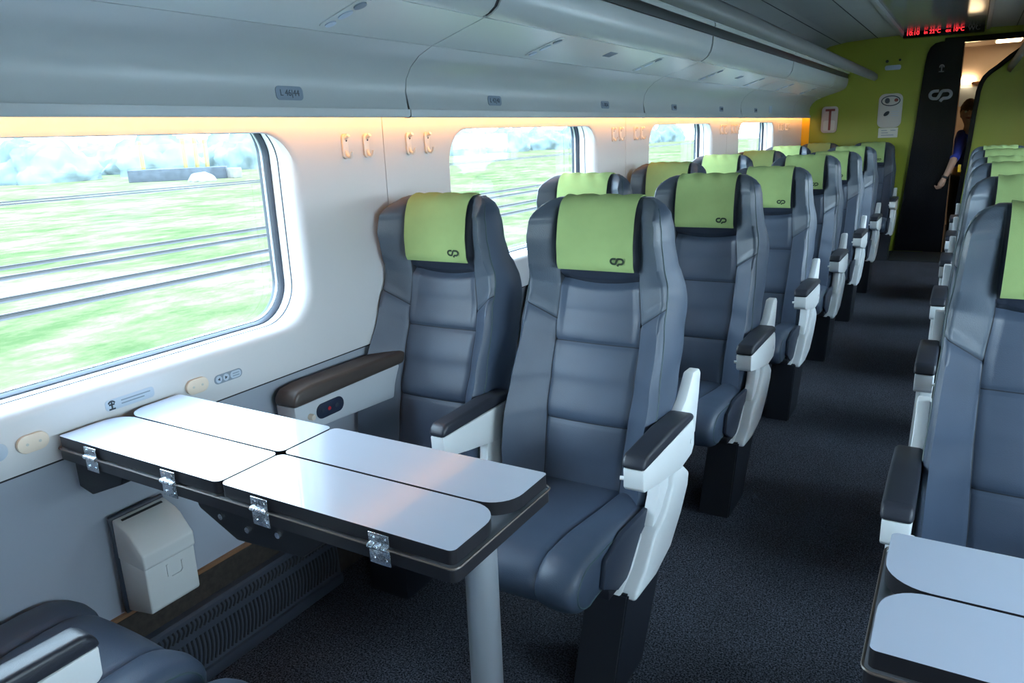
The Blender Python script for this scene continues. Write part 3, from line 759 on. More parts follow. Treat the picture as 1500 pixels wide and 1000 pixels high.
def cushion_bm():
    prof = [(0.235, 0.40), (0.232, 0.448), (0.20, 0.455), (0.10, 0.466), (0.0, 0.480), (-0.08, 0.490), (-0.135, 0.492)]
    cxx, czz, rr = -0.156, 0.4325, 0.0605
    for i in range(1, 12):
        a = PI / 2 + PI * i / 12 * 0.98
        prof.append((cxx + 0.09 * math.cos(a), czz + rr * math.sin(a)))
    prof += [(-0.14, 0.374), (0.0, 0.368), (0.15, 0.368), (0.235, 0.372)]
    # densify
    dn = []
    for a, b in zip(prof, prof[1:]):
        k = 3 if math.hypot(a[0] - b[0], a[1] - b[1]) > 0.04 else 1
        for i in range(k): dn.append((a[0] + (b[0] - a[0]) * i / k, a[1] + (b[1] - a[1]) * i / k))
    dn.append(prof[-1]); prof = dn
    cols = []
    W = 0.2145; xs = 0.116
    n1 = 16
    arr = [-W + (W - xs) * i / 12 for i in range(12)] + [-xs + 2 * xs * i / 24 for i in range(25)] + [xs + (W - xs) * (i + 1) / 12 for i in range(12)]
    cy, cz = 0.0, 0.43
    bm = bmesh.new(); G = []
    for x in arr:
        ax = abs(x); row = []
        for (y, z) in prof:
            yy, zz = y, z
            topw = smoothstep(0.40, 0.45, z) + 0.8 * smoothstep(-0.14, -0.20, y) * (1 - smoothstep(0.40, 0.45, z))
            # side bolster
            bol = 0.010 * math.sin(min(1, max(0, (ax - xs) / (W - xs))) * PI) * topw if ax > xs else 0.0035 * math.cos(x / xs * PI / 2) * topw
            gr = -0.006 * math.exp(-((ax - xs) / 0.005) ** 2) * topw
            edge = 1 - smoothstep(W - 0.022, W, ax)
            inset = 0.014 * (1 - math.sqrt(max(0, 1 - (1 - edge) ** 2)))
            nrm = Vector((y - cy * 1.0, 0)) if False else None
            # direction outward: up on top, forward at nose, down at bottom
            if y < -0.12:
                d = Vector((yy + 0.13, zz - czz)); d = d.normalized() if d.length > 1e-4 else Vector((-1, 0))
            else:
                d = Vector((0, 1)) if z > 0.42 else Vector((0, -1))
            k = bol + gr - inset
            row.append(bm.verts.new((x, yy + d.x * k, zz + d.y * k)))
        G.append(row)
    n = len(prof)
    for a, b in zip(G, G[1:]):
        for i in range(n - 1): bm.faces.new((a[i], a[i + 1], b[i + 1], b[i]))
        bm.faces.new((a[n - 1], a[0], b[0], b[n - 1]))
    bm.faces.new(G[0]); bm.faces.new(G[-1][::-1])
    pipe = []
    for row in (G[0], G[-1]):
        s = 1 if row is G[-1] else -1
        pipe.append(tube([v.co + Vector((-0.001 * s, 0, 0)) for v in row[2:-4]], 0.0022, 6))
    return bm, pipe

def arm_parts(xo0, xo1, front=0.0, back=0.375, lift=0.0):
    z = lift
    poly = [(front + 0.002, 0.632 + z), (front + 0.004, 0.584 + z), (front + 0.012, 0.576 + z), (front + 0.11, 0.556 + z), (front + 0.27, 0.528 + z), (back - 0.02, 0.535 + z), (back, 0.556 + z), (back, 0.60 + z), (back - 0.012, 0.628 + z)]
    body = prism(poly, 'x', xo0 + 0.001, xo1 - 0.001, r=0.004, seg=2)
    pad = prism([(front - 0.002, 0.632 + z), (front + 0.004, 0.652 + z), (front + 0.018, 0.664 + z), (back * 0.5, 0.668 + z), (back - 0.05, 0.660 + z), (back - 0.02, 0.650 + z), (back - 0.012, 0.632 + z)], 'x', xo0 - 0.003, xo1 + 0.003, r=0.009, seg=3)
    return body, pad

def make_seat(variant):
    """variant: 'window' (no armrests), 'aisle' (aisle armrest on +x, middle armrest on -x), 'aisle_m' (mirrored)."""
    root = empty('train_seat', (0, 0, 0))
    P, fy, zs, grid, i1, i2 = back_parts()
    L = dict(local=True)
    sh = obj('backrest', down(P['shell']), M['leather'], root, angle=60, **L)
    obj('back_cushion', down(P['center']), [M['leather'], M['seam']], sh, angle=80, **L)
    obj('head_pad', down(P['headpad']), M['leather_dark'], sh, angle=80, **L)
    for k in ('wl', 'wr'): obj('head_wing', down(P[k]), [M['leather_light'], M['seam']], sh, angle=80, **L)
    for k in ('bl', 'br'): obj('side_bolster', down(P[k]), [M['leather'], M['seam']], sh, angle=80, **L)
    for q in P['pipe']: obj('piping', down(q), M['piping'], sh, **L)
    # headrest cover draped over the top
    bm = bmesh.new(); NX, hw = 22, 0.1075
    path = []
    z = 1.0135
    while z < 1.150: path.append((fy(0, z) - 0.010 - 0.004 * (1 - smoothstep(1.0135, 1.04, z)), z)); z += 0.0075
    path += [(0.3415, 1.158), (0.3465, 1.173), (0.353, 1.187), (0.361, 1.1965), (0.373, 1.2030), (0.392, 1.2048), (0.412, 1.2042), (0.427, 1.2005), (0.436, 1.190), (0.441, 1.175), (0.443, 1.14), (0.446, 1.09), (0.455, 1.05)]
    # smooth the front part a little
    for _ in range(3):
        path = [path[0]] + [((a[0] + 2 * b[0] + c[0]) / 4, (a[1] + 2 * b[1] + c[1]) / 4) for a, b, c in zip(path, path[1:], path[2:])] + [path[-1]]
    layers = []
    for off in (0.0, 0.0022):
        G = []
        for q, (y, z) in enumerate(path):
            a = Vector(path[max(q - 1, 0)]); b = Vector(path[min(q + 1, len(path) - 1)]); d = (b - a).normalized(); nrm = Vector((-d.y, d.x))
            row = []
            topf = math.exp(-((z - 1.195) / 0.03) ** 2)
            for i in range(NX + 1):
                x = -hw + 2 * hw * i / NX
                wr = 0.0022 * math.sin(x * 95 + 1.2 * math.sin(q * 0.9)) * topf + 0.0018 * noise.noise(Vector((x * 14, z * 14, 3.1))) 
                flare = 1 + 0.012 * (1.19 - z) / 0.18
                kx = off + wr
                row.append(bm.verts.new((x * flare, y + nrm.x * kx, z + nrm.y * kx)))
            G.append(row)
        layers.append(G)
    A, Bq = layers
    for G in layers:
        for u, v in zip(G, G[1:]):
            for i in range(NX): bm.faces.new((u[i], u[i + 1], v[i + 1], v[i]))
    m_ = len(path) - 1
    for i in range(NX):
        for q in (0, m_): bm.faces.new((A[q][i], A[q][i + 1], Bq[q][i + 1], Bq[q][i]))
    for q in range(m_):
        for i in (0, NX): bm.faces.new((A[q][i], A[q + 1][i], Bq[q + 1][i], Bq[q][i]))
    cv = obj('headrest_cover', down(bm), M['lime'], root, angle=60, **L)
    # nrm points to -y on the front
    y0, y1 = path[1][0], path[5][0]; z0, z1 = path[1][1], path[5][1]
    lg = logo_bm(0.039, 0.0006)
    up = Vector((0, y1 - y0, z1 - z0)).normalized()
    zc = 1.040; t_ = (zc - z0) / (z1 - z0); yc = y0 + (y1 - y0) * t_
    obj('logo', down(xform(lg, basis((0.066, yc - 0.0052, zc), (1, 0, 0), up))), M['ink'], cv, smooth=False, **L)
    # cushion
    cb, cp = cushion_bm()
    cu = obj('seat_cushion', down(cb), M['leather'], root, angle=50, **L)
    for q in cp: obj('piping', down(q), M['piping'], cu, **L)
    bm = bmesh.new()
    add_box(bm, -0.222, 0.222, -0.09, 0.25, 0.345, 0.372, r=0.004)
    obj('seat_pan', down(bm), M['seat_frame'], root, **L)
    sg = -1 if variant == 'aisle_m' else 1
    if variant != 'window':
        bm = bmesh.new()
        prism([(-0.115, 0.462), (-0.13, 0.40), (-0.05, 0.352), (0.25, 0.352), (0.25, 0.465), (-0.02, 0.482)], 'x', 0.2155, 0.228, r=0.003, bm=bm)
        if sg < 0: xform(bm, Matrix.Scale(-1, 4, (1, 0, 0)))
        obj('side_skirt', down(bm), M['leather_dark'], root, **L)
        x0, x1 = (0.2155, 0.2675)
        for (a, b, fr, bk, lift) in ((x0, x1, 0.0, 0.375, 0.0), (-0.281, -0.239, -0.055, 0.31, 0.010)):
            body, pad = arm_parts(a, b, fr, bk, lift)
            if sg < 0:
                for q in (body, pad): xform(q, Matrix.Scale(-1, 4, (1, 0, 0)))
            ao = obj('armrest', down(body), M['white_plastic'], root, **L)
            obj('armrest_pad', down(pad), M['pad'], ao, **L)
            if a > 0:
                bm = bmesh.new(); tube([(b - 0.0005, 0.345, 0.575), (b + 0.0008, 0.345, 0.575)], 0.007, 12, bm)
                tube([(a + 0.003, 0.006, 0.606), (a - 0.006, 0.004, 0.606)], 0.005, 8, bm)
                if sg < 0: xform(bm, Matrix.Scale(-1, 4, (1, 0, 0)))
                obj('recline_button', down(bm), M['white_plastic'], ao, **L)
            else:
                bm = prism([(0.10, 0.36), (0.24, 0.36), (0.30, 0.50), (0.30, 0.56), (0.16, 0.56), (0.15, 0.47)], 'x', a + 0.006, b - 0.006, r=0.006)
                if sg < 0: xform(bm, Matrix.Scale(-1, 4, (1, 0, 0)))
                obj('armrest_bracket', down(bm), M['white_plastic'], root, **L)
        # white side frame under the armrest
        poly = [(-0.036, 0.322), (-0.030, 0.338), (0.03, 0.366), (0.095, 0.428), (0.165, 0.452), (0.218, 0.500), (0.226, 0.543), (0.30, 0.524), (0.345, 0.490), (0.338, 0.455), (0.2855, 0.398), (0.2075, 0.339), (0.10, 0.316)]
        bm = prism(poly, 'x', x0 + 0.006, x1 - 0.003, r=0.008, seg=3)
        prism([(0.11, 0.435), (0.20, 0.44), (0.265, 0.53), (0.255, 0.565), (0.165, 0.565), (0.150, 0.50)], 'x', x0 + 0.003, x1 - 0.018, r=0.004, bm=bm)
        prism([(-0.045, 0.332), (0.02, 0.366), (0.09, 0.43), (0.09, 0.335)], 'x', x0 - 0.008, x0 + 0.015, r=0.004, bm=bm)
        if sg < 0: xform(bm, Matrix.Scale(-1, 4, (1, 0, 0)))
        obj('side_frame', down(bm), M['white_plastic'], root, angle=30, **L)
        # upright bracket behind the armrest
        poly = [(0.215, 0.60), (0.205, 0.655), (0.215, 0.69), (0.27, 0.715), (0.31, 0.755), (0.325, 0.770), (0.372, 0.768), (0.385, 0.755), (0.375, 0.70), (0.350, 0.60)]
        poly = [((a + 1.4515) * 1.066 - 1.4515, 1.3611 - (1.3611 - b) * 1.066) for a, b in poly]
        bm = prism(poly, 'x', 0.2105, 0.2400, r=0.005)
        if sg < 0: xform(bm, Matrix.Scale(-1, 4, (1, 0, 0)))
        hb = obj('hinge_bracket', down(bm), M['white_plastic'], root, angle=30, **L)
        # pedestal
        bm = bmesh.new()
        A = [bm.verts.new(p) for p in ((0.145, -0.04, 0.335), (0.247, -0.04, 0.335), (0.247, 0.21, 0.345), (0.145, 0.21, 0.345))]
        Bv = [bm.verts.new(p) for p in ((0.145, -0.135, FZ), (0.247, -0.135, FZ), (0.247, 0.055, FZ), (0.145, 0.055, FZ))]
        bm.faces.new(A); bm.faces.new(Bv[::-1])
        for i in range(4): bm.faces.new((A[i], A[(i + 1) % 4], Bv[(i + 1) % 4], Bv[i]))
        bmesh.ops.bevel(bm, geom=bm.edges[:], offset=0.004, segments=2, affect='EDGES')
        if sg < 0: xform(bm, Matrix.Scale(-1, 4, (1, 0, 0)))
        obj('pedestal', down(bm), M['seat_frame'], root, **L)
        bm = bmesh.new()
        prism([(-0.12, 0.352), (-0.09, 0.352), (-0.055, 0.33), (-0.06, 0.322)], 'x', 0.06, 0.075, bm=bm); prism([(-0.12, 0.352), (-0.09, 0.352), (-0.07, 0.33), (-0.075, 0.322)], 'x', 0.085, 0.10, bm=bm)
        if sg < 0: xform(bm, Matrix.Scale(-1, 4, (1, 0, 0)))
        obj('release_lever', down(bm), M['chrome'], root, smooth=False, **L)
    else:
        bm = bmesh.new(); add_box(bm, -0.07, 0.07, -0.02, 0.20, FZ, 0.345, r=0.006)
        obj('pedestal', down(bm), M['seat_frame'], root, **L)
    return root

AX, WX, RX = -0.8165, -1.312, 0.1935
# backrest offsets measured row by row (dy, dz)
OA = [(0.006, 0.0), (-0.010, -0.002), (0.043, -0.030), (-0.021, -0.012), (-0.008, -0.026), (-0.050, -0.020), (0.014, -0.030)]
OW = [(-0.018, 0.004), (-0.013, 0.004), (0.009, 0.0), (-0.014, 0.0), (-0.010, -0.010), (-0.006, -0.006), (-0.001, -0.024)]
OR = [(0.027, -0.010), (0.033, -0.018), (0.010, -0.022), (0.007, -0.038), (0.004, -0.034), (-0.002, -0.042)]
NTH = ['first', 'second', 'third', 'fourth', 'fifth', 'sixth', 'seventh']
def place(src, first, x, y, off, label, group, rz=0):
    r = src if first else copy_obj(src)
    r.location = (x, y, FZ); r.rotation_euler = (0, 0, rz)
    for ch in r.children:
        if ch.name.split('.')[0] in ('backrest', 'headrest_cover'): ch.location = (0, off[0], off[1])
    finish(r, label, 'seat', group)
    return r
sa, sw, sm = make_seat('aisle'), make_seat('window'), make_seat('aisle_m')
GA, GW, GR = 'aisle seats in the block with the whole table', 'window seats in the block with the whole table', 'aisle seats in the block with the cut-off table'
for k in range(7):
    la = ['grey-blue leather aisle seat with lime cover, facing the whole white table',
          'grey-blue leather aisle seat with darker shaded lime cover, directly behind the front aisle seat'][k] if k < 2 else \
         ('grey-blue aisle seat with lime cover touching the green end wall beside the black door' if k == 6 else '%s grey-blue aisle seat back from the whole white table' % NTH[k])
    lw = 'grey-blue window seat with lime cover, facing the whole table beside the wall console' if k == 0 else \
         ('last window seat against the green end wall, almost hidden' if k == 6 else '%s grey-blue window seat back from the whole table, mostly hidden by aisle seats' % NTH[k])
    place(sa, k == 0, AX, YK[k], OA[k], la, GA)
    place(sw, k == 0, WX, YK[k], OW[k], lw, GW)
for k in range(6):
    lr = 'grey-blue leather aisle seat cut off by the photo edge, behind the cut-off table' if k == 0 else '%s aisle seat back from the cut-off table, seen mostly from its side' % NTH[k]
    place(sm, k == 0, RX, YK[k], OR[k], lr, GR)
place(sm, False, AX, 0.455, (0, 0), 'near aisle seat with white armrest, bottom photo edge, turned towards the whole table', 'seats turned away from the camera', PI)
place(sw, False, WX + 0.004, 0.455, (0, 0), 'near window seat at the photo bottom corner, turned away towards the whole table', 'seats turned away from the camera', PI)

# wall console beside the front window seat
t = empty('wall_armrest_console', (XL, YK[0], 0.62), 'pale wall armrest console with dark oval control panel beside the front window seat', 'armrest console')
y0 = YK[0] - 0.168
obj('console_body', prism([(y0, 0.700), (y0 + 0.004, 0.640), (y0 + 0.02, 0.622), (y0 + 0.47, 0.598), (y0 + 0.47, 0.700)], 'x', XL, XL + 0.070, r=0.005), M['console_face'], t)
obj('console_pad', prism([(y0 - 0.006, 0.700), (y0 - 0.004, 0.722), (y0 + 0.012, 0.742), (y0 + 0.06, 0.747), (y0 + 0.47, 0.740), (y0 + 0.47, 0.700)], 'x', XL, XL + 0.078, r=0.010, seg=3), M['brownpad'], t)
cp = obj('control_panel', xform(prism(rrect(-0.052, 0.052, -0.0215, 0.0215, 0.021), 'z', 0.0, 0.004, r=0.0015), basis((XL + 0.0695, y0 + 0.125, 0.662), (0, 1, 0), (0, 0, 1))), M['panel_blue'], t)
obj('red_button', xform(prism(arc2(-0.006, 0.0, 0.0055, 0, 345, 15), 'z', 0.004, 0.0055), basis((XL + 0.0695, y0 + 0.125, 0.662), (0, 1, 0), (0, 0, 1))), M['red'], cp, smooth=False)
for dy in (-0.030, 0.024): obj('jack', xform(prism(arc2(dy, 0.0, 0.006, 0, 345, 15), 'z', 0.004, 0.005), basis((XL + 0.0695, y0 + 0.125, 0.662), (0, 1, 0), (0, 0, 1))), M['text_dark'], cp, smooth=False)
obj('knob', tube([(XL + 0.069, y0 + 0.050, 0.660), (XL + 0.078, y0 + 0.050, 0.660), (XL + 0.084, y0 + 0.050, 0.660)], [0.009, 0.009, 0.0075], 14), M['beige'], t)

# ------------------------------------------------------------------ front end wall, door, vestibule
ARC = [(0.62, 2.06), (0.47, 2.045), (0.319, 1.976), (0.22, 1.90), (0.132, 1.819), (0.075, 1.775), (0.035, 1.730), (0.010, 1.675), (-0.006, 1.60), (-0.022, 1.35), (-0.033, 1.10), (-0.052, 0.854), (-0.075, 0.45), (-0.09, FZ)]
bm = bmesh.new()
prism([(-1.62, FZ), (-0.30, FZ), (-0.30, 2.06), (-0.30, 2.30), (-1.62, 2.30)], 'y', YE, YE + 0.03, bm=bm)
prism([(-0.30, 2.06), (1.0, 2.06), (1.0, 2.30), (-0.30, 2.30)], 'y', YE, YE + 0.03, bm=bm)
prism([(1.0, 2.06)] + ARC + [(1.0, FZ)], 'y', YE, YE + 0.03, bm=bm)
o = obj('wall_front', bm, M['green'], smooth=False); o['kind'] = 'structure'
# black trim around the opening
bm = bmesh.new(); tr = []
for i, p in enumerate(ARC):
    a = Vector(ARC[max(i - 1, 0)]); b = Vector(ARC[min(i + 1, len(ARC) - 1)]); d = (b - a).normalized()
    tr.append((p[0] - d.y * 0.040, p[1] + d.x * 0.040))
prism(ARC + tr[::-1], 'y', YE - 0.018, YE + 0.035, bm=bm)
add_box(bm, -0.30, 0.62, YE - 0.016, YE + 0.033, 2.035, 2.085, r=0.003)
o = obj('trim_14', bm, M['doorglass'], smooth=False); o['kind'] = 'structure'
o = obj('trim_15', box(XL + 0.001, XL + 0.075, YE - 0.012, YE - 0.001, ZD, 1.44), M['yellow'], smooth=False); o['kind'] = 'structure'
# black sliding door leaf
DL = [(-0.140, FZ + 0.01), (-0.140, 2.055), (-0.33, 2.055), (-0.375, 2.045), (-0.410, 2.015), (-0.432, 1.96), (-0.444, 1.86), (-0.462, 1.55), (-0.478, 1.276), (-0.513, 0.75), (-0.556, FZ + 0.01)]
dr = obj('door_1', prism(DL, 'y', YE - 0.030, YE - 0.006, r=0.002), M['doorglass'], loc=(-0.30, YE - 0.018, FZ), smooth=False); dr['kind'] = 'structure'
obj('door_emblem', xform(logo_bm(0.195, 0.002), basis((-0.290, YE - 0.0305, 1.580), (1, 0, 0), (0.02, 0, 1))), M['grey_icon'], dr, smooth=False)
obj('door_symbol', xform(ribbon([arc2(0, 0.012, 0.017, -20, 200, 8), [(0, 0.02), (0, -0.03)], [(-0.022, -0.03), (0.022, -0.03)]], 0.010, 0.002), basis((-0.302, YE - 0.0305, 1.822), (1, 0, 0), (0, 0, 1))), M['grey_icon'], dr, smooth=False)
obj('door_edge', box(-0.141, -0.134, YE - 0.031, YE + 0.02, FZ + 0.01, 2.03), M['brown'], dr, smooth=False)
mat_ = obj('threshold_mat', box(-0.56, -0.10, 7.83, YE - 0.035, FZ, FZ + 0.006, r=0.002), M['gap'], loc=(-0.33, 8.15, FZ))
finish(mat_, 'black rubber threshold mat on the floor before the black door', 'mat')
# signs on the green wall
def wall_sign(name, x0, x1, z0, z1, r, th, mat, label, cat):
    o = obj(name, prism(rrect(x0, x1, z0, z1, r), 'y', YE - th, YE, r=min(0.002, th * .3)), mat, loc=((x0 + x1) / 2, YE, (z0 + z1) / 2))
    return finish(o, label, cat)
def fw(x, z, d): return basis((x, YE - d, z), (1, 0, 0), (0, 0, 1))
s_ = wall_sign('safety_sign', -0.812, -0.602, 1.305, 1.622, 0.055, 0.012, M['sign'], 'large pale rounded safety sign on the green wall beside the black door', 'sign')
obj('oval_band', xform(ribbon([arc2(0, 0, 0.080, 0, 360, 28, 0.045)], 0.009, 0.001), fw(-0.707, 1.555, 0.012)), M['text_dark'], s_, smooth=False)
obj('symbol', xform(prism(arc2(-0.03, 0.0, 0.022, 0, 345, 15, 0.026), 'z', 0, 0.001), fw(-0.707, 1.557, 0.012)), M['text_dark'], s_, smooth=False)
obj('red_symbol', xform(prism(arc2(0.048, 0.0, 0.018, 0, 345, 15, 0.016), 'z', 0, 0.001), fw(-0.707, 1.56, 0.012)), M['darkred'], s_, smooth=False)
obj('leaf_symbol', xform(prism(arc2(0, 0, 0.030, 0, 345, 15, 0.017), 'z', 0, 0.001), fw(-0.735, 1.437, 0.012) @ Matrix.Rotation(0.7, 4, 'Z')), M['text_dark'], s_, smooth=False)
obj('text_line', xform(ribbon([[(-0.03, 0.02), (0.04, 0.02)], [(-0.03, 0.0), (0.03, 0.0)], [(-0.03, -0.02), (0.04, -0.02)]], 0.006, 0.001), fw(-0.665, 1.435, 0.012)), M['plate_light'], s_, smooth=False)
s_ = wall_sign('paper_notice', -0.795, -0.622, 1.210, 1.303, 0.003, 0.003, M['paper'], 'white paper notice with small print below the rounded safety sign', 'notice')
obj('text_line', xform(ribbon([[(-0.06, 0.022), (-0.01, 0.022)], [(0.02, 0.022), (0.065, 0.022)], [(-0.06, 0.0), (0.0, 0.0)], [(-0.06, -0.022), (0.05, -0.022)]], 0.007, 0.0008), fw(-0.708, 1.256, 0.003)), M['plate'], s_, smooth=False)
s_ = wall_sign('hammer_case', -1.325, -1.175, 1.275, 1.530, 0.035, 0.035, M['case'], 'small clear-fronted case holding a red emergency hammer on the green wall', 'hammer case')
obj('hammer', xform(ribbon([[(0, 0.10), (0, -0.10)], [(-0.045, 0.095), (0.045, 0.095)]], 0.022, 0.006), fw(-1.245, 1.40, 0.035)), M['darkred'], s_, smooth=False)
obj('hammer_window', xform(prism(rrect(-0.055, 0.055, -0.10, 0.0, 0.02), 'z', 0, 0.003), fw(-1.25, 1.395, 0.035)), M['sign'], s_, smooth=False)
s_ = wall_sign('small_plate', -0.785, -0.645, 1.838, 1.882, 0.018, 0.004, M['plate_light'], 'narrow pale plate below two dark holes high on the green wall', 'plate')
obj('hole', xform(prism(arc2(-0.055, 0.08, 0.014, 0, 345, 15), 'z', 0, 0.002), fw(-0.715, 1.84, 0.001)), M['gap'], s_, smooth=False)
obj('hole', xform(prism(arc2(0.055, 0.085, 0.011, 0, 345, 15), 'z', 0, 0.002), fw(-0.715, 1.84, 0.001)), M['gap'], s_, smooth=False)
# LED display
ld = obj('led_display', prism([(-0.645, 2.105), (-0.645, 2.190), (0.005, 2.190), (0.005, 2.105)], 'y', YE - 0.10, YE - 0.002, r=0.004), M['doorglass'], loc=(-0.32, YE - 0.05, 2.15), smooth=False)
finish(ld, 'black LED display with red numerals under the ceiling above the black door', 'display')
def led_text(s, x, size, mat, name): obj(name, xform(text_bm(s, size, 'LEFT'), basis((x, YE - 0.1012, 2.142), (1, 0, 0), (0, 0, 1))), mat, ld, smooth=False)
led_text('10:10', -0.622, 0.050, M['led'], 'led_time'); led_text('in 22\u00b0C', -0.475, 0.044, M['led'], 'led_inside'); led_text('ex 10\u00b0C', -0.300, 0.044, M['led'], 'led_outside')
led_text('WC', -0.125, 0.055, M['grey_icon'], 'toilet_sign')
# vestibule beyond the door
VY = YE + 2.35
bm = bmesh.new(); add_box(bm, -0.75, 0.95, VY, VY + 0.04, FZ, 2.2); add_box(bm, 0.92, 0.96, YE + 0.05, VY, FZ, 2.2); add_box(bm, -0.79, -0.75, YE + 0.05, VY, FZ, 2.2)
o = obj('wall_vestibule', bm, M['vest_wall'], smooth=False); o['kind'] = 'structure'
o = obj('ceiling_vestibule', box(-0.79, 0.96, YE + 0.05, VY + 0.04, 2.17, 2.22), M['vest_wall'], smooth=False); o['kind'] = 'structure'
t = empty('ceiling_lamp', (0.23, 10.2, 2.17), 'square warm ceiling lamp in the vestibule beyond the door', 'ceiling lamp')
obj('diffuser', box(0.13, 0.36, 10.05, 10.38, 2.150, 2.162, r=0.003), M['lamp'], t); obj('frame', box(0.11, 0.38, 10.03, 10.40, 2.160, 2.170, r=0.002), M['sign'], t)
t = empty('wall_lamp', (-0.12, VY, 1.80), 'glowing oval wall lamp in the vestibule above the person', 'wall lamp')
obj('shade', xform(prism(arc2(0, 0, 0.10, 0, 352, 30, 0.036), 'z', 0, 0.04, r=0.012), basis((-0.12, VY - 0.01, 1.800), (1, 0, 0), (0, 0, 1))), M['lamp'], t)
obj('mount', box(-0.06, 0.12, VY - 0.05, VY, 1.745, 1.775, r=0.004), M['brown'], t)
s_ = obj('wall_screen', box(-0.20, 0.06, VY - 0.02, VY, 1.50, 1.72, r=0.006), M['plate_light'], loc=(-0.07, VY, 1.61)); finish(s_, 'blue-grey framed panel on the vestibule wall behind the head of the person', 'panel')
t2 = obj('door_latch_pad', box(-0.080, -0.055, YE - 0.045, YE - 0.020, 0.875, 0.945, r=0.004), M['yellow'], loc=(-0.066, YE - 0.03, 0.91)); finish(t2, 'small yellow pad on the black door frame beside the hand of the person', 'latch pad')

# ------------------------------------------------------------------ person in the doorway
def skin_body(chain_pts, edges, radii, root_i, name, sub=2):
    me = bpy.data.meshes.new(name); me.from_pydata([Vector(p) for p in chain_pts], edges, []); me.update()
    o = bpy.data.objects.new(name, me); COL.objects.link(o)
    sk = o.modifiers.new('skin', 'SKIN'); sk.use_smooth_shade = True
    for i, r in enumerate(radii):
        v = me.skin_vertices[0].data[i]; v.radius = (r if isinstance(r, tuple) else (r, r)); v.use_root = (i == root_i)
    ss = o.modifiers.new('sub', 'SUBSURF'); ss.levels = sub; ss.render_levels = sub
    dg = bpy.context.evaluated_depsgraph_get(); dg.update()
    m2 = bpy.data.meshes.new_from_object(o.evaluated_get(dg))
    bm = bmesh.new(); bm.from_mesh(m2)
    bpy.data.objects.remove(o); bpy.data.meshes.remove(me); bpy.data.meshes.remove(m2)
    return bm
PX, PY = 0.005, 8.80
person = empty('person', (PX, PY, FZ), 'person in a blue shirt half hidden behind the door frame, one arm reaching forward', 'person')
V = [(PX, PY, 0.80), (PX, PY, 0.95), (PX - 0.01, PY - 0.01, 1.10), (PX - 0.02, PY - 0.01, 1.205), (PX - 0.025, PY - 0.02, 1.275), (PX - 0.035, PY - 0.03, 1.335), (PX - 0.045, PY - 0.045, 1.40), (PX - 0.045, PY - 0.045, 1.465),
     (PX - 0.085, PY - 0.03, 1.205), (-0.092, 8.655, 1.12), (-0.108, 8.50, 1.035), (-0.122, 8.41, 0.985), (-0.150, 8.385, 0.895), (-0.182, 8.375, 0.822),
     (PX + 0.115, PY, 1.195), (PX + 0.18, PY + 0.01, 1.06), (PX + 0.20, PY + 0.02, 0.94), (PX + 0.20, PY - 0.03, 0.82), (PX + 0.19, PY - 0.07, 0.72),
     (PX - 0.075, PY, 0.76), (PX - 0.085, PY - 0.01, 0.48), (PX - 0.085, PY + 0.02, 0.17), (PX - 0.085, PY - 0.10, 0.135),
     (PX + 0.075, PY, 0.76), (PX + 0.085, PY - 0.01, 0.48), (PX + 0.085, PY + 0.02, 0.17), (PX + 0.085, PY - 0.10, 0.135)]
E_ = [(0, 1), (1, 2), (2, 3), (3, 4), (4, 5), (5, 6), (6, 7), (3, 8), (8, 9), (9, 10), (10, 11), (11, 12), (12, 13), (3, 14), (14, 15), (15, 16), (16, 17), (17, 18), (0, 19), (19, 20), (20, 21), (21, 22), (0, 23), (23, 24), (24, 25), (25, 26)]
Rr = [(0.13, 0.09), (0.125, 0.085), (0.135, 0.095), (0.11, 0.075), 0.05, 0.055, 0.083, 0.070, 0.055, 0.043, 0.038, 0.035, 0.029, 0.022, 0.055, 0.043, 0.036, 0.028, 0.022, 0.075, 0.05, 0.035, 0.033, 0.075, 0.05, 0.035, 0.033]
body = skin_body(V, E_, Rr, 0, 'body')
for f in body.faces:
    c = f.calc_center_median()
    f.material_index = 0
ob = obj('body', body, M['skin'], person)
# clothing: the same skeleton a little thicker, cut at cuffs and neckline
sh_i = [0, 1, 2, 3, 8, 9, 10, 11, 14, 15, 16]
def subset(ids, grow):
    mp = {j: i for i, j in enumerate(ids)}
    return [V[j] for j in ids], [(mp[a], mp[b]) for a, b in E_ if a in mp and b in mp], [tuple(q + grow for q in r) if isinstance(r, tuple) else r + grow for r in (Rr[j] for j in ids)]
v_, e_, r_ = subset(sh_i, 0.010); obj('shirt', skin_body(v_, e_, r_, 0, 'shirt'), M['shirt'], person)
v_, e_, r_ = subset([0, 19, 20, 21, 23, 24, 25], 0.010); obj('trousers', skin_body(v_, e_, r_, 0, 'trousers'), M['trousers'], person)
for sx in (-0.085, 0.085):
    bm = bmesh.new(); bmesh.ops.create_uvsphere(bm, u_segments=16, v_segments=10, radius=1)
    for q in bm.verts: q.co = Vector((PX + sx + q.co.x * 0.042, PY - 0.055 + q.co.y * 0.115, FZ + max(0, 0.035 + q.co.z * 0.045)))
    obj('shoe', bm, M['black'], person)
hc = Vector((PX - 0.045, PY - 0.045, 1.425))
bm = bmesh.new(); bmesh.ops.create_icosphere(bm, subdivisions=4, radius=1)
rem = []
for q in bm.verts:
    d = q.co.copy(); k = 1 + 0.05 * noise.noise(d * 6)
    if d.z < 0.25 and d.y < 0.15: k = 0.72
    if d.z < -0.6: k = 0.6
    q.co = hc + Vector((d.x * 0.082, d.y * 0.098 + 0.008, d.z * 0.118 + 0.005)) * k
obj('hair', bm, M['hair'], person)
bm = bmesh.new()
for (dx, dz, r, dy) in ((-0.03, 0.0, 0.011, -0.080), (0.03, 0.0, 0.011, -0.080)):
    bmesh.ops.create_uvsphere(bm, u_segments=10, v_segments=8, radius=r, matrix=Matrix.Translation(hc + Vector((dx, dy, dz))))
obj('eye', bm, M['paper'], person)
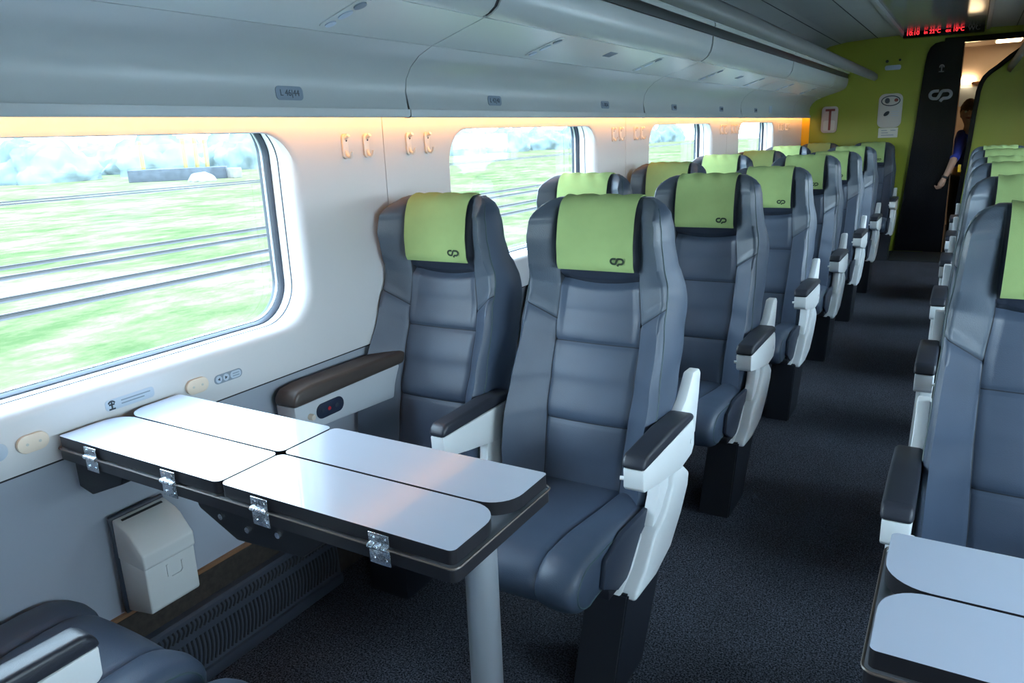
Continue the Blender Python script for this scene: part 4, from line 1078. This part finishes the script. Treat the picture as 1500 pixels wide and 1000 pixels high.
bm = tube([hc + Vector((0, -0.078, 0.01)), hc + Vector((0, -0.094, -0.012)), hc + Vector((0, -0.104, -0.028)), hc + Vector((0, -0.088, -0.036))], [0.007, 0.010, 0.013, 0.010], 8)
obj('nose', bm, M['skin'], person)
bm = tube([hc + Vector((-0.024, -0.078, -0.058)), hc + Vector((0, -0.086, -0.060)), hc + Vector((0.024, -0.078, -0.058))], [0.003, 0.006, 0.003], 8)
obj('mouth', bm, M['darkred'], person)
# right hand: palm and five curled fingers
wr = Vector((-0.182, 8.375, 0.822)); fw_ = Vector((-0.33, -0.06, -0.94)).normalized(); sd = Vector((-0.55, -0.80, 0.24)); sd = (sd - fw_ * sd.dot(fw_)).normalized(); nn = fw_.cross(sd)
bm = tube([wr, wr + fw_ * 0.03, wr + fw_ * 0.06, wr + fw_ * 0.078], [0.020, 0.026, 0.030, 0.024], 12)
for i, (o_, ln) in enumerate(((-0.024, 0.060), (-0.008, 0.068), (0.008, 0.064), (0.023, 0.052))):
    b0 = wr + fw_ * 0.066 + sd * o_
    tube([b0, b0 + fw_ * ln * 0.42 + nn * 0.006, b0 + fw_ * ln * 0.62 + nn * 0.024, b0 + fw_ * ln * 0.45 + nn * 0.040], [0.0095, 0.009, 0.0085, 0.007], 8, bm)
b0 = wr + fw_ * 0.022 - sd * 0.024
tube([b0, b0 + fw_ * 0.024 - sd * 0.018 + nn * 0.008, b0 + fw_ * 0.048 - sd * 0.016 + nn * 0.018, b0 + fw_ * 0.062 - sd * 0.006 + nn * 0.026], [0.012, 0.0105, 0.0095, 0.007], 8, bm)
obj('hand', bm, M['skin'], person)
wl = Vector((PX + 0.19, PY - 0.07, 0.72)); f2 = Vector((-0.05, -0.35, -0.93)).normalized(); s2 = Vector((1, 0, 0)); n2 = f2.cross(s2).normalized()
bm = tube([wl, wl + f2 * 0.03, wl + f2 * 0.06, wl + f2 * 0.078], [0.020, 0.026, 0.030, 0.024], 12)
for (o_, ln) in ((-0.024, 0.060), (-0.008, 0.068), (0.008, 0.064), (0.023, 0.052)):
    b0 = wl + f2 * 0.066 + s2 * o_
    tube([b0, b0 + f2 * ln * 0.5, b0 + f2 * ln * 0.85 + n2 * 0.010, b0 + f2 * ln + n2 * 0.020], [0.0095, 0.009, 0.0085, 0.007], 8, bm)
b0 = wl + f2 * 0.022 - s2 * 0.024
tube([b0, b0 + f2 * 0.024 - s2 * 0.018, b0 + f2 * 0.05 - s2 * 0.022], [0.012, 0.0105, 0.008], 8, bm)
obj('hand', bm, M['skin'], person)
obj('wristwatch', tube([wr - fw_ * 0.022, wr - fw_ * 0.004], 0.0275, 16), M['black'], person)

# ------------------------------------------------------------------ outside
GZ = -1.30
bm = bmesh.new(); NG = 60
g = [[bm.verts.new((-2.6 - 117.4 * (i / NG) ** 2, -60 + 260 * j / NG, GZ)) for j in range(NG + 1)] for i in range(NG + 1)]
for i in range(NG):
    for j in range(NG): bm.faces.new((g[i][j], g[i + 1][j], g[i + 1][j + 1], g[i][j + 1]))
o = obj('ground_meadow', bm, M['grass']); o['kind'] = 'structure'
o = obj('ground_bounce_slab', box(1.25, 60, -60, 120, GZ - 0.3, -0.05), M['platform'], smooth=False); o['kind'] = 'structure'  # unseen slab, added to bounce daylight up through the right windows
o = obj('ground_trackbed', box(-2.6, 1.25, -60, 200, GZ - 0.1, GZ), M['grass'], smooth=False); o['kind'] = 'structure'
def rail_bm(x):
    p = [(x - 0.05, GZ), (x + 0.05, GZ), (x + 0.012, GZ + 0.03), (x + 0.012, GZ + 0.07), (x + 0.024, GZ + 0.08), (x + 0.024, GZ + 0.10), (x - 0.024, GZ + 0.10), (x - 0.024, GZ + 0.08), (x - 0.012, GZ + 0.07), (x - 0.012, GZ + 0.03)]
    return prism(p, 'y', -40, 190)
for (xa, xb, lab) in ((-13.75, -15.42, 'rusty railway track nearest the train window, seen across the grass'), (-18.2, -19.95, 'second rusty railway track out in the grass beyond the first'), (-46.4, -48.9, 'faint far railway track in front of the low dark wall')):
    t = empty('railway_track', ((xa + xb) / 2, 20, GZ), lab, 'railway track', 'railway tracks in the meadow')
    for x in (xa, xb): obj('rail', rail_bm(x), M['rust'], t, smooth=False)
w_ = obj('loading_platform', xform(box(0, 8.2, 0, 1.6, 0, 1.05, r=0.05), Matrix.Translation((-63.6, 41.0, GZ)) @ Matrix.Rotation(math.atan2(5.0, 4.9), 4, 'Z')), M['concrete'], loc=(-61.2, 43.5, GZ))
finish(w_, 'low dark concrete loading platform far out in the meadow beyond the tracks', 'platform')
w_ = obj('concrete_block', box(-57.9, -57.1, 47.0, 48.0, GZ, GZ + 0.9, r=0.06), M['concrete_pale'], loc=(-57.5, 47.5, GZ)); finish(w_, 'pale concrete block at the end of the dark platform in the meadow', 'block')
for i, (px, py, h_) in enumerate(((-63.6, 42.6, 3.5), (-60.9, 45.0, 3.7), (-60.2, 45.7, 3.7), (-59.6, 46.3, 3.5))):
    q = obj('yellow_post', box(px - 0.14, px + 0.14, py - 0.14, py + 0.14, GZ + 1.05, GZ + h_, r=0.02), M['post_yellow'], loc=(px, py, GZ + 1.05)); finish(q, 'tall yellow post on the far platform, %s of four' % ['first', 'second', 'third', 'last'][i], 'post', 'yellow posts on the platform')
bm = bmesh.new(); bmesh.ops.create_icosphere(bm, subdivisions=3, radius=1)
for q in bm.verts: q.co = Vector((-56.0 + q.co.x * 1.1, 42.8 + q.co.y * 1.2, GZ + max(0, q.co.z) * 0.75)) + Vector((0, 0, 0.15)) * noise.noise(q.co * 3)
r_ = obj('rubble_heap', bm, M['concrete_pale'], loc=(-56, 42.8, GZ)); finish(r_, 'small pale heap of rubble in the grass before the dark platform', 'rubble heap')
def bush_bm(seed):
    bm = bmesh.new(); bmesh.ops.create_icosphere(bm, subdivisions=4, radius=1)
    for q in bm.verts:
        d = q.co.copy(); k = 1 + 0.35 * noise.noise(d * 1.7 + Vector((seed, 0, 0))) + 0.22 * noise.noise(d * 4.5 + Vector((0, seed, 0))) + 0.10 * noise.noise(d * 11)
        q.co = Vector((d.x * k, d.y * k, max(-0.15, d.z * k)))
    return bm
src = [obj('bush', bush_bm(s * 5.3), M['leaf'], loc=(0, 0, 0), angle=180) for s in range(3)]
used = set()
rr = random.Random(3)
for i in range(45):
    s_ = src[i % 3]
    b = s_ if i % 3 not in used else s_.copy()
    if i % 3 in used: COL.objects.link(b)
    used.add(i % 3)
    row = i % 3; y = 4 + i * 4.3 + rr.uniform(-0.3, 0.3); x = (-79, -93, -107)[row] + rr.uniform(-1, 1) + max(0, (y - 60)) * 0.12
    b.location = (x, y, GZ); b.scale = (rr.uniform(3.4, 4.2), rr.uniform(4.0, 4.5), rr.uniform(3.6, 4.6)); b.rotation_euler = (0, 0, rr.choice((0, PI)))
    finish(b, 'hazy bush in the tree line on the horizon beyond the meadow', 'bush', 'bushes along the horizon')

# ------------------------------------------------------------------ light
w = bpy.data.worlds.new('sky'); scn.world = w; w.use_nodes = True
nt = w.node_tree; nt.nodes.clear()
out = nt.nodes.new('ShaderNodeOutputWorld'); bg = nt.nodes.new('ShaderNodeBackground')
tc = nt.nodes.new('ShaderNodeTexCoord'); sx = nt.nodes.new('ShaderNodeSeparateXYZ'); cr = nt.nodes.new('ShaderNodeValToRGB')
nt.links.new(tc.outputs['Generated'], sx.inputs[0]); nt.links.new(sx.outputs['Z'], cr.inputs[0])
e = cr.color_ramp.elements; e[0].position = 0.0; e[0].color = (0.84, 0.93, 1.0, 1); e[1].position = 0.8; e[1].color = (0.60, 0.78, 1.0, 1)
nt.links.new(cr.outputs[0], bg.inputs[0])
sun_side = nt.nodes.new('ShaderNodeMapRange'); sun_side.interpolation_type = 'SMOOTHSTEP'      # hazy sky, brighter on the sun's side of the train
sun_side.inputs[1].default_value = -0.1; sun_side.inputs[2].default_value = 0.7; sun_side.inputs[3].default_value = SKY_A; sun_side.inputs[4].default_value = SKY_B
nt.links.new(sx.outputs['X'], sun_side.inputs[0]); nt.links.new(sun_side.outputs[0], bg.inputs[1])
nt.links.new(bg.outputs[0], out.inputs[0])

# ------------------------------------------------------------------ to metres
for me in bpy.data.meshes: me.transform(Matrix.Scale(SC, 4))
for l in bpy.data.lights: l.size *= SC; l.size_y *= SC
for o in scn.objects:
    if o.parent is None: o.location = (Vector(o.location) - Vector((0, 0, FZ))) * SC
    else: o.location = Vector(o.location) * SC

# ------------------------------------------------------------------ camera
yaw, pitch, roll, fpx, ch = 0.5433, 0.2662, -0.0395, 1099.7, 1.3611
F = Vector((-math.sin(yaw) * math.cos(pitch), math.cos(yaw) * math.cos(pitch), -math.sin(pitch)))
R = Vector((math.cos(yaw), math.sin(yaw), 0)); U = R.cross(F)
R, U = math.cos(roll) * R + math.sin(roll) * U, -math.sin(roll) * R + math.cos(roll) * U
cam = bpy.data.cameras.new('camera'); co = bpy.data.objects.new('camera', cam); COL.objects.link(co)
cam.sensor_width = 36; cam.sensor_fit = 'HORIZONTAL'; cam.lens = 36 * fpx / 1500; cam.clip_start = 0.02; cam.clip_end = 500
mw = Matrix(((R.x, U.x, -F.x, 0), (R.y, U.y, -F.y, 0), (R.z, U.z, -F.z, (ch - FZ) * SC), (0, 0, 0, 1)))
co.matrix_world = mw
scn.camera = co

scn.view_settings.view_transform = 'Standard'; scn.view_settings.look = 'None'
scn.view_settings.gamma = 1.0; scn.view_settings.use_curve_mapping = False
scn.view_settings.exposure = 0.0
scn.cycles.max_bounces = 10; scn.cycles.diffuse_bounces = 6; scn.cycles.transparent_max_bounces = 12
scn.cycles.use_denoising = True
scn.cycles.sample_clamp_indirect = 8.0
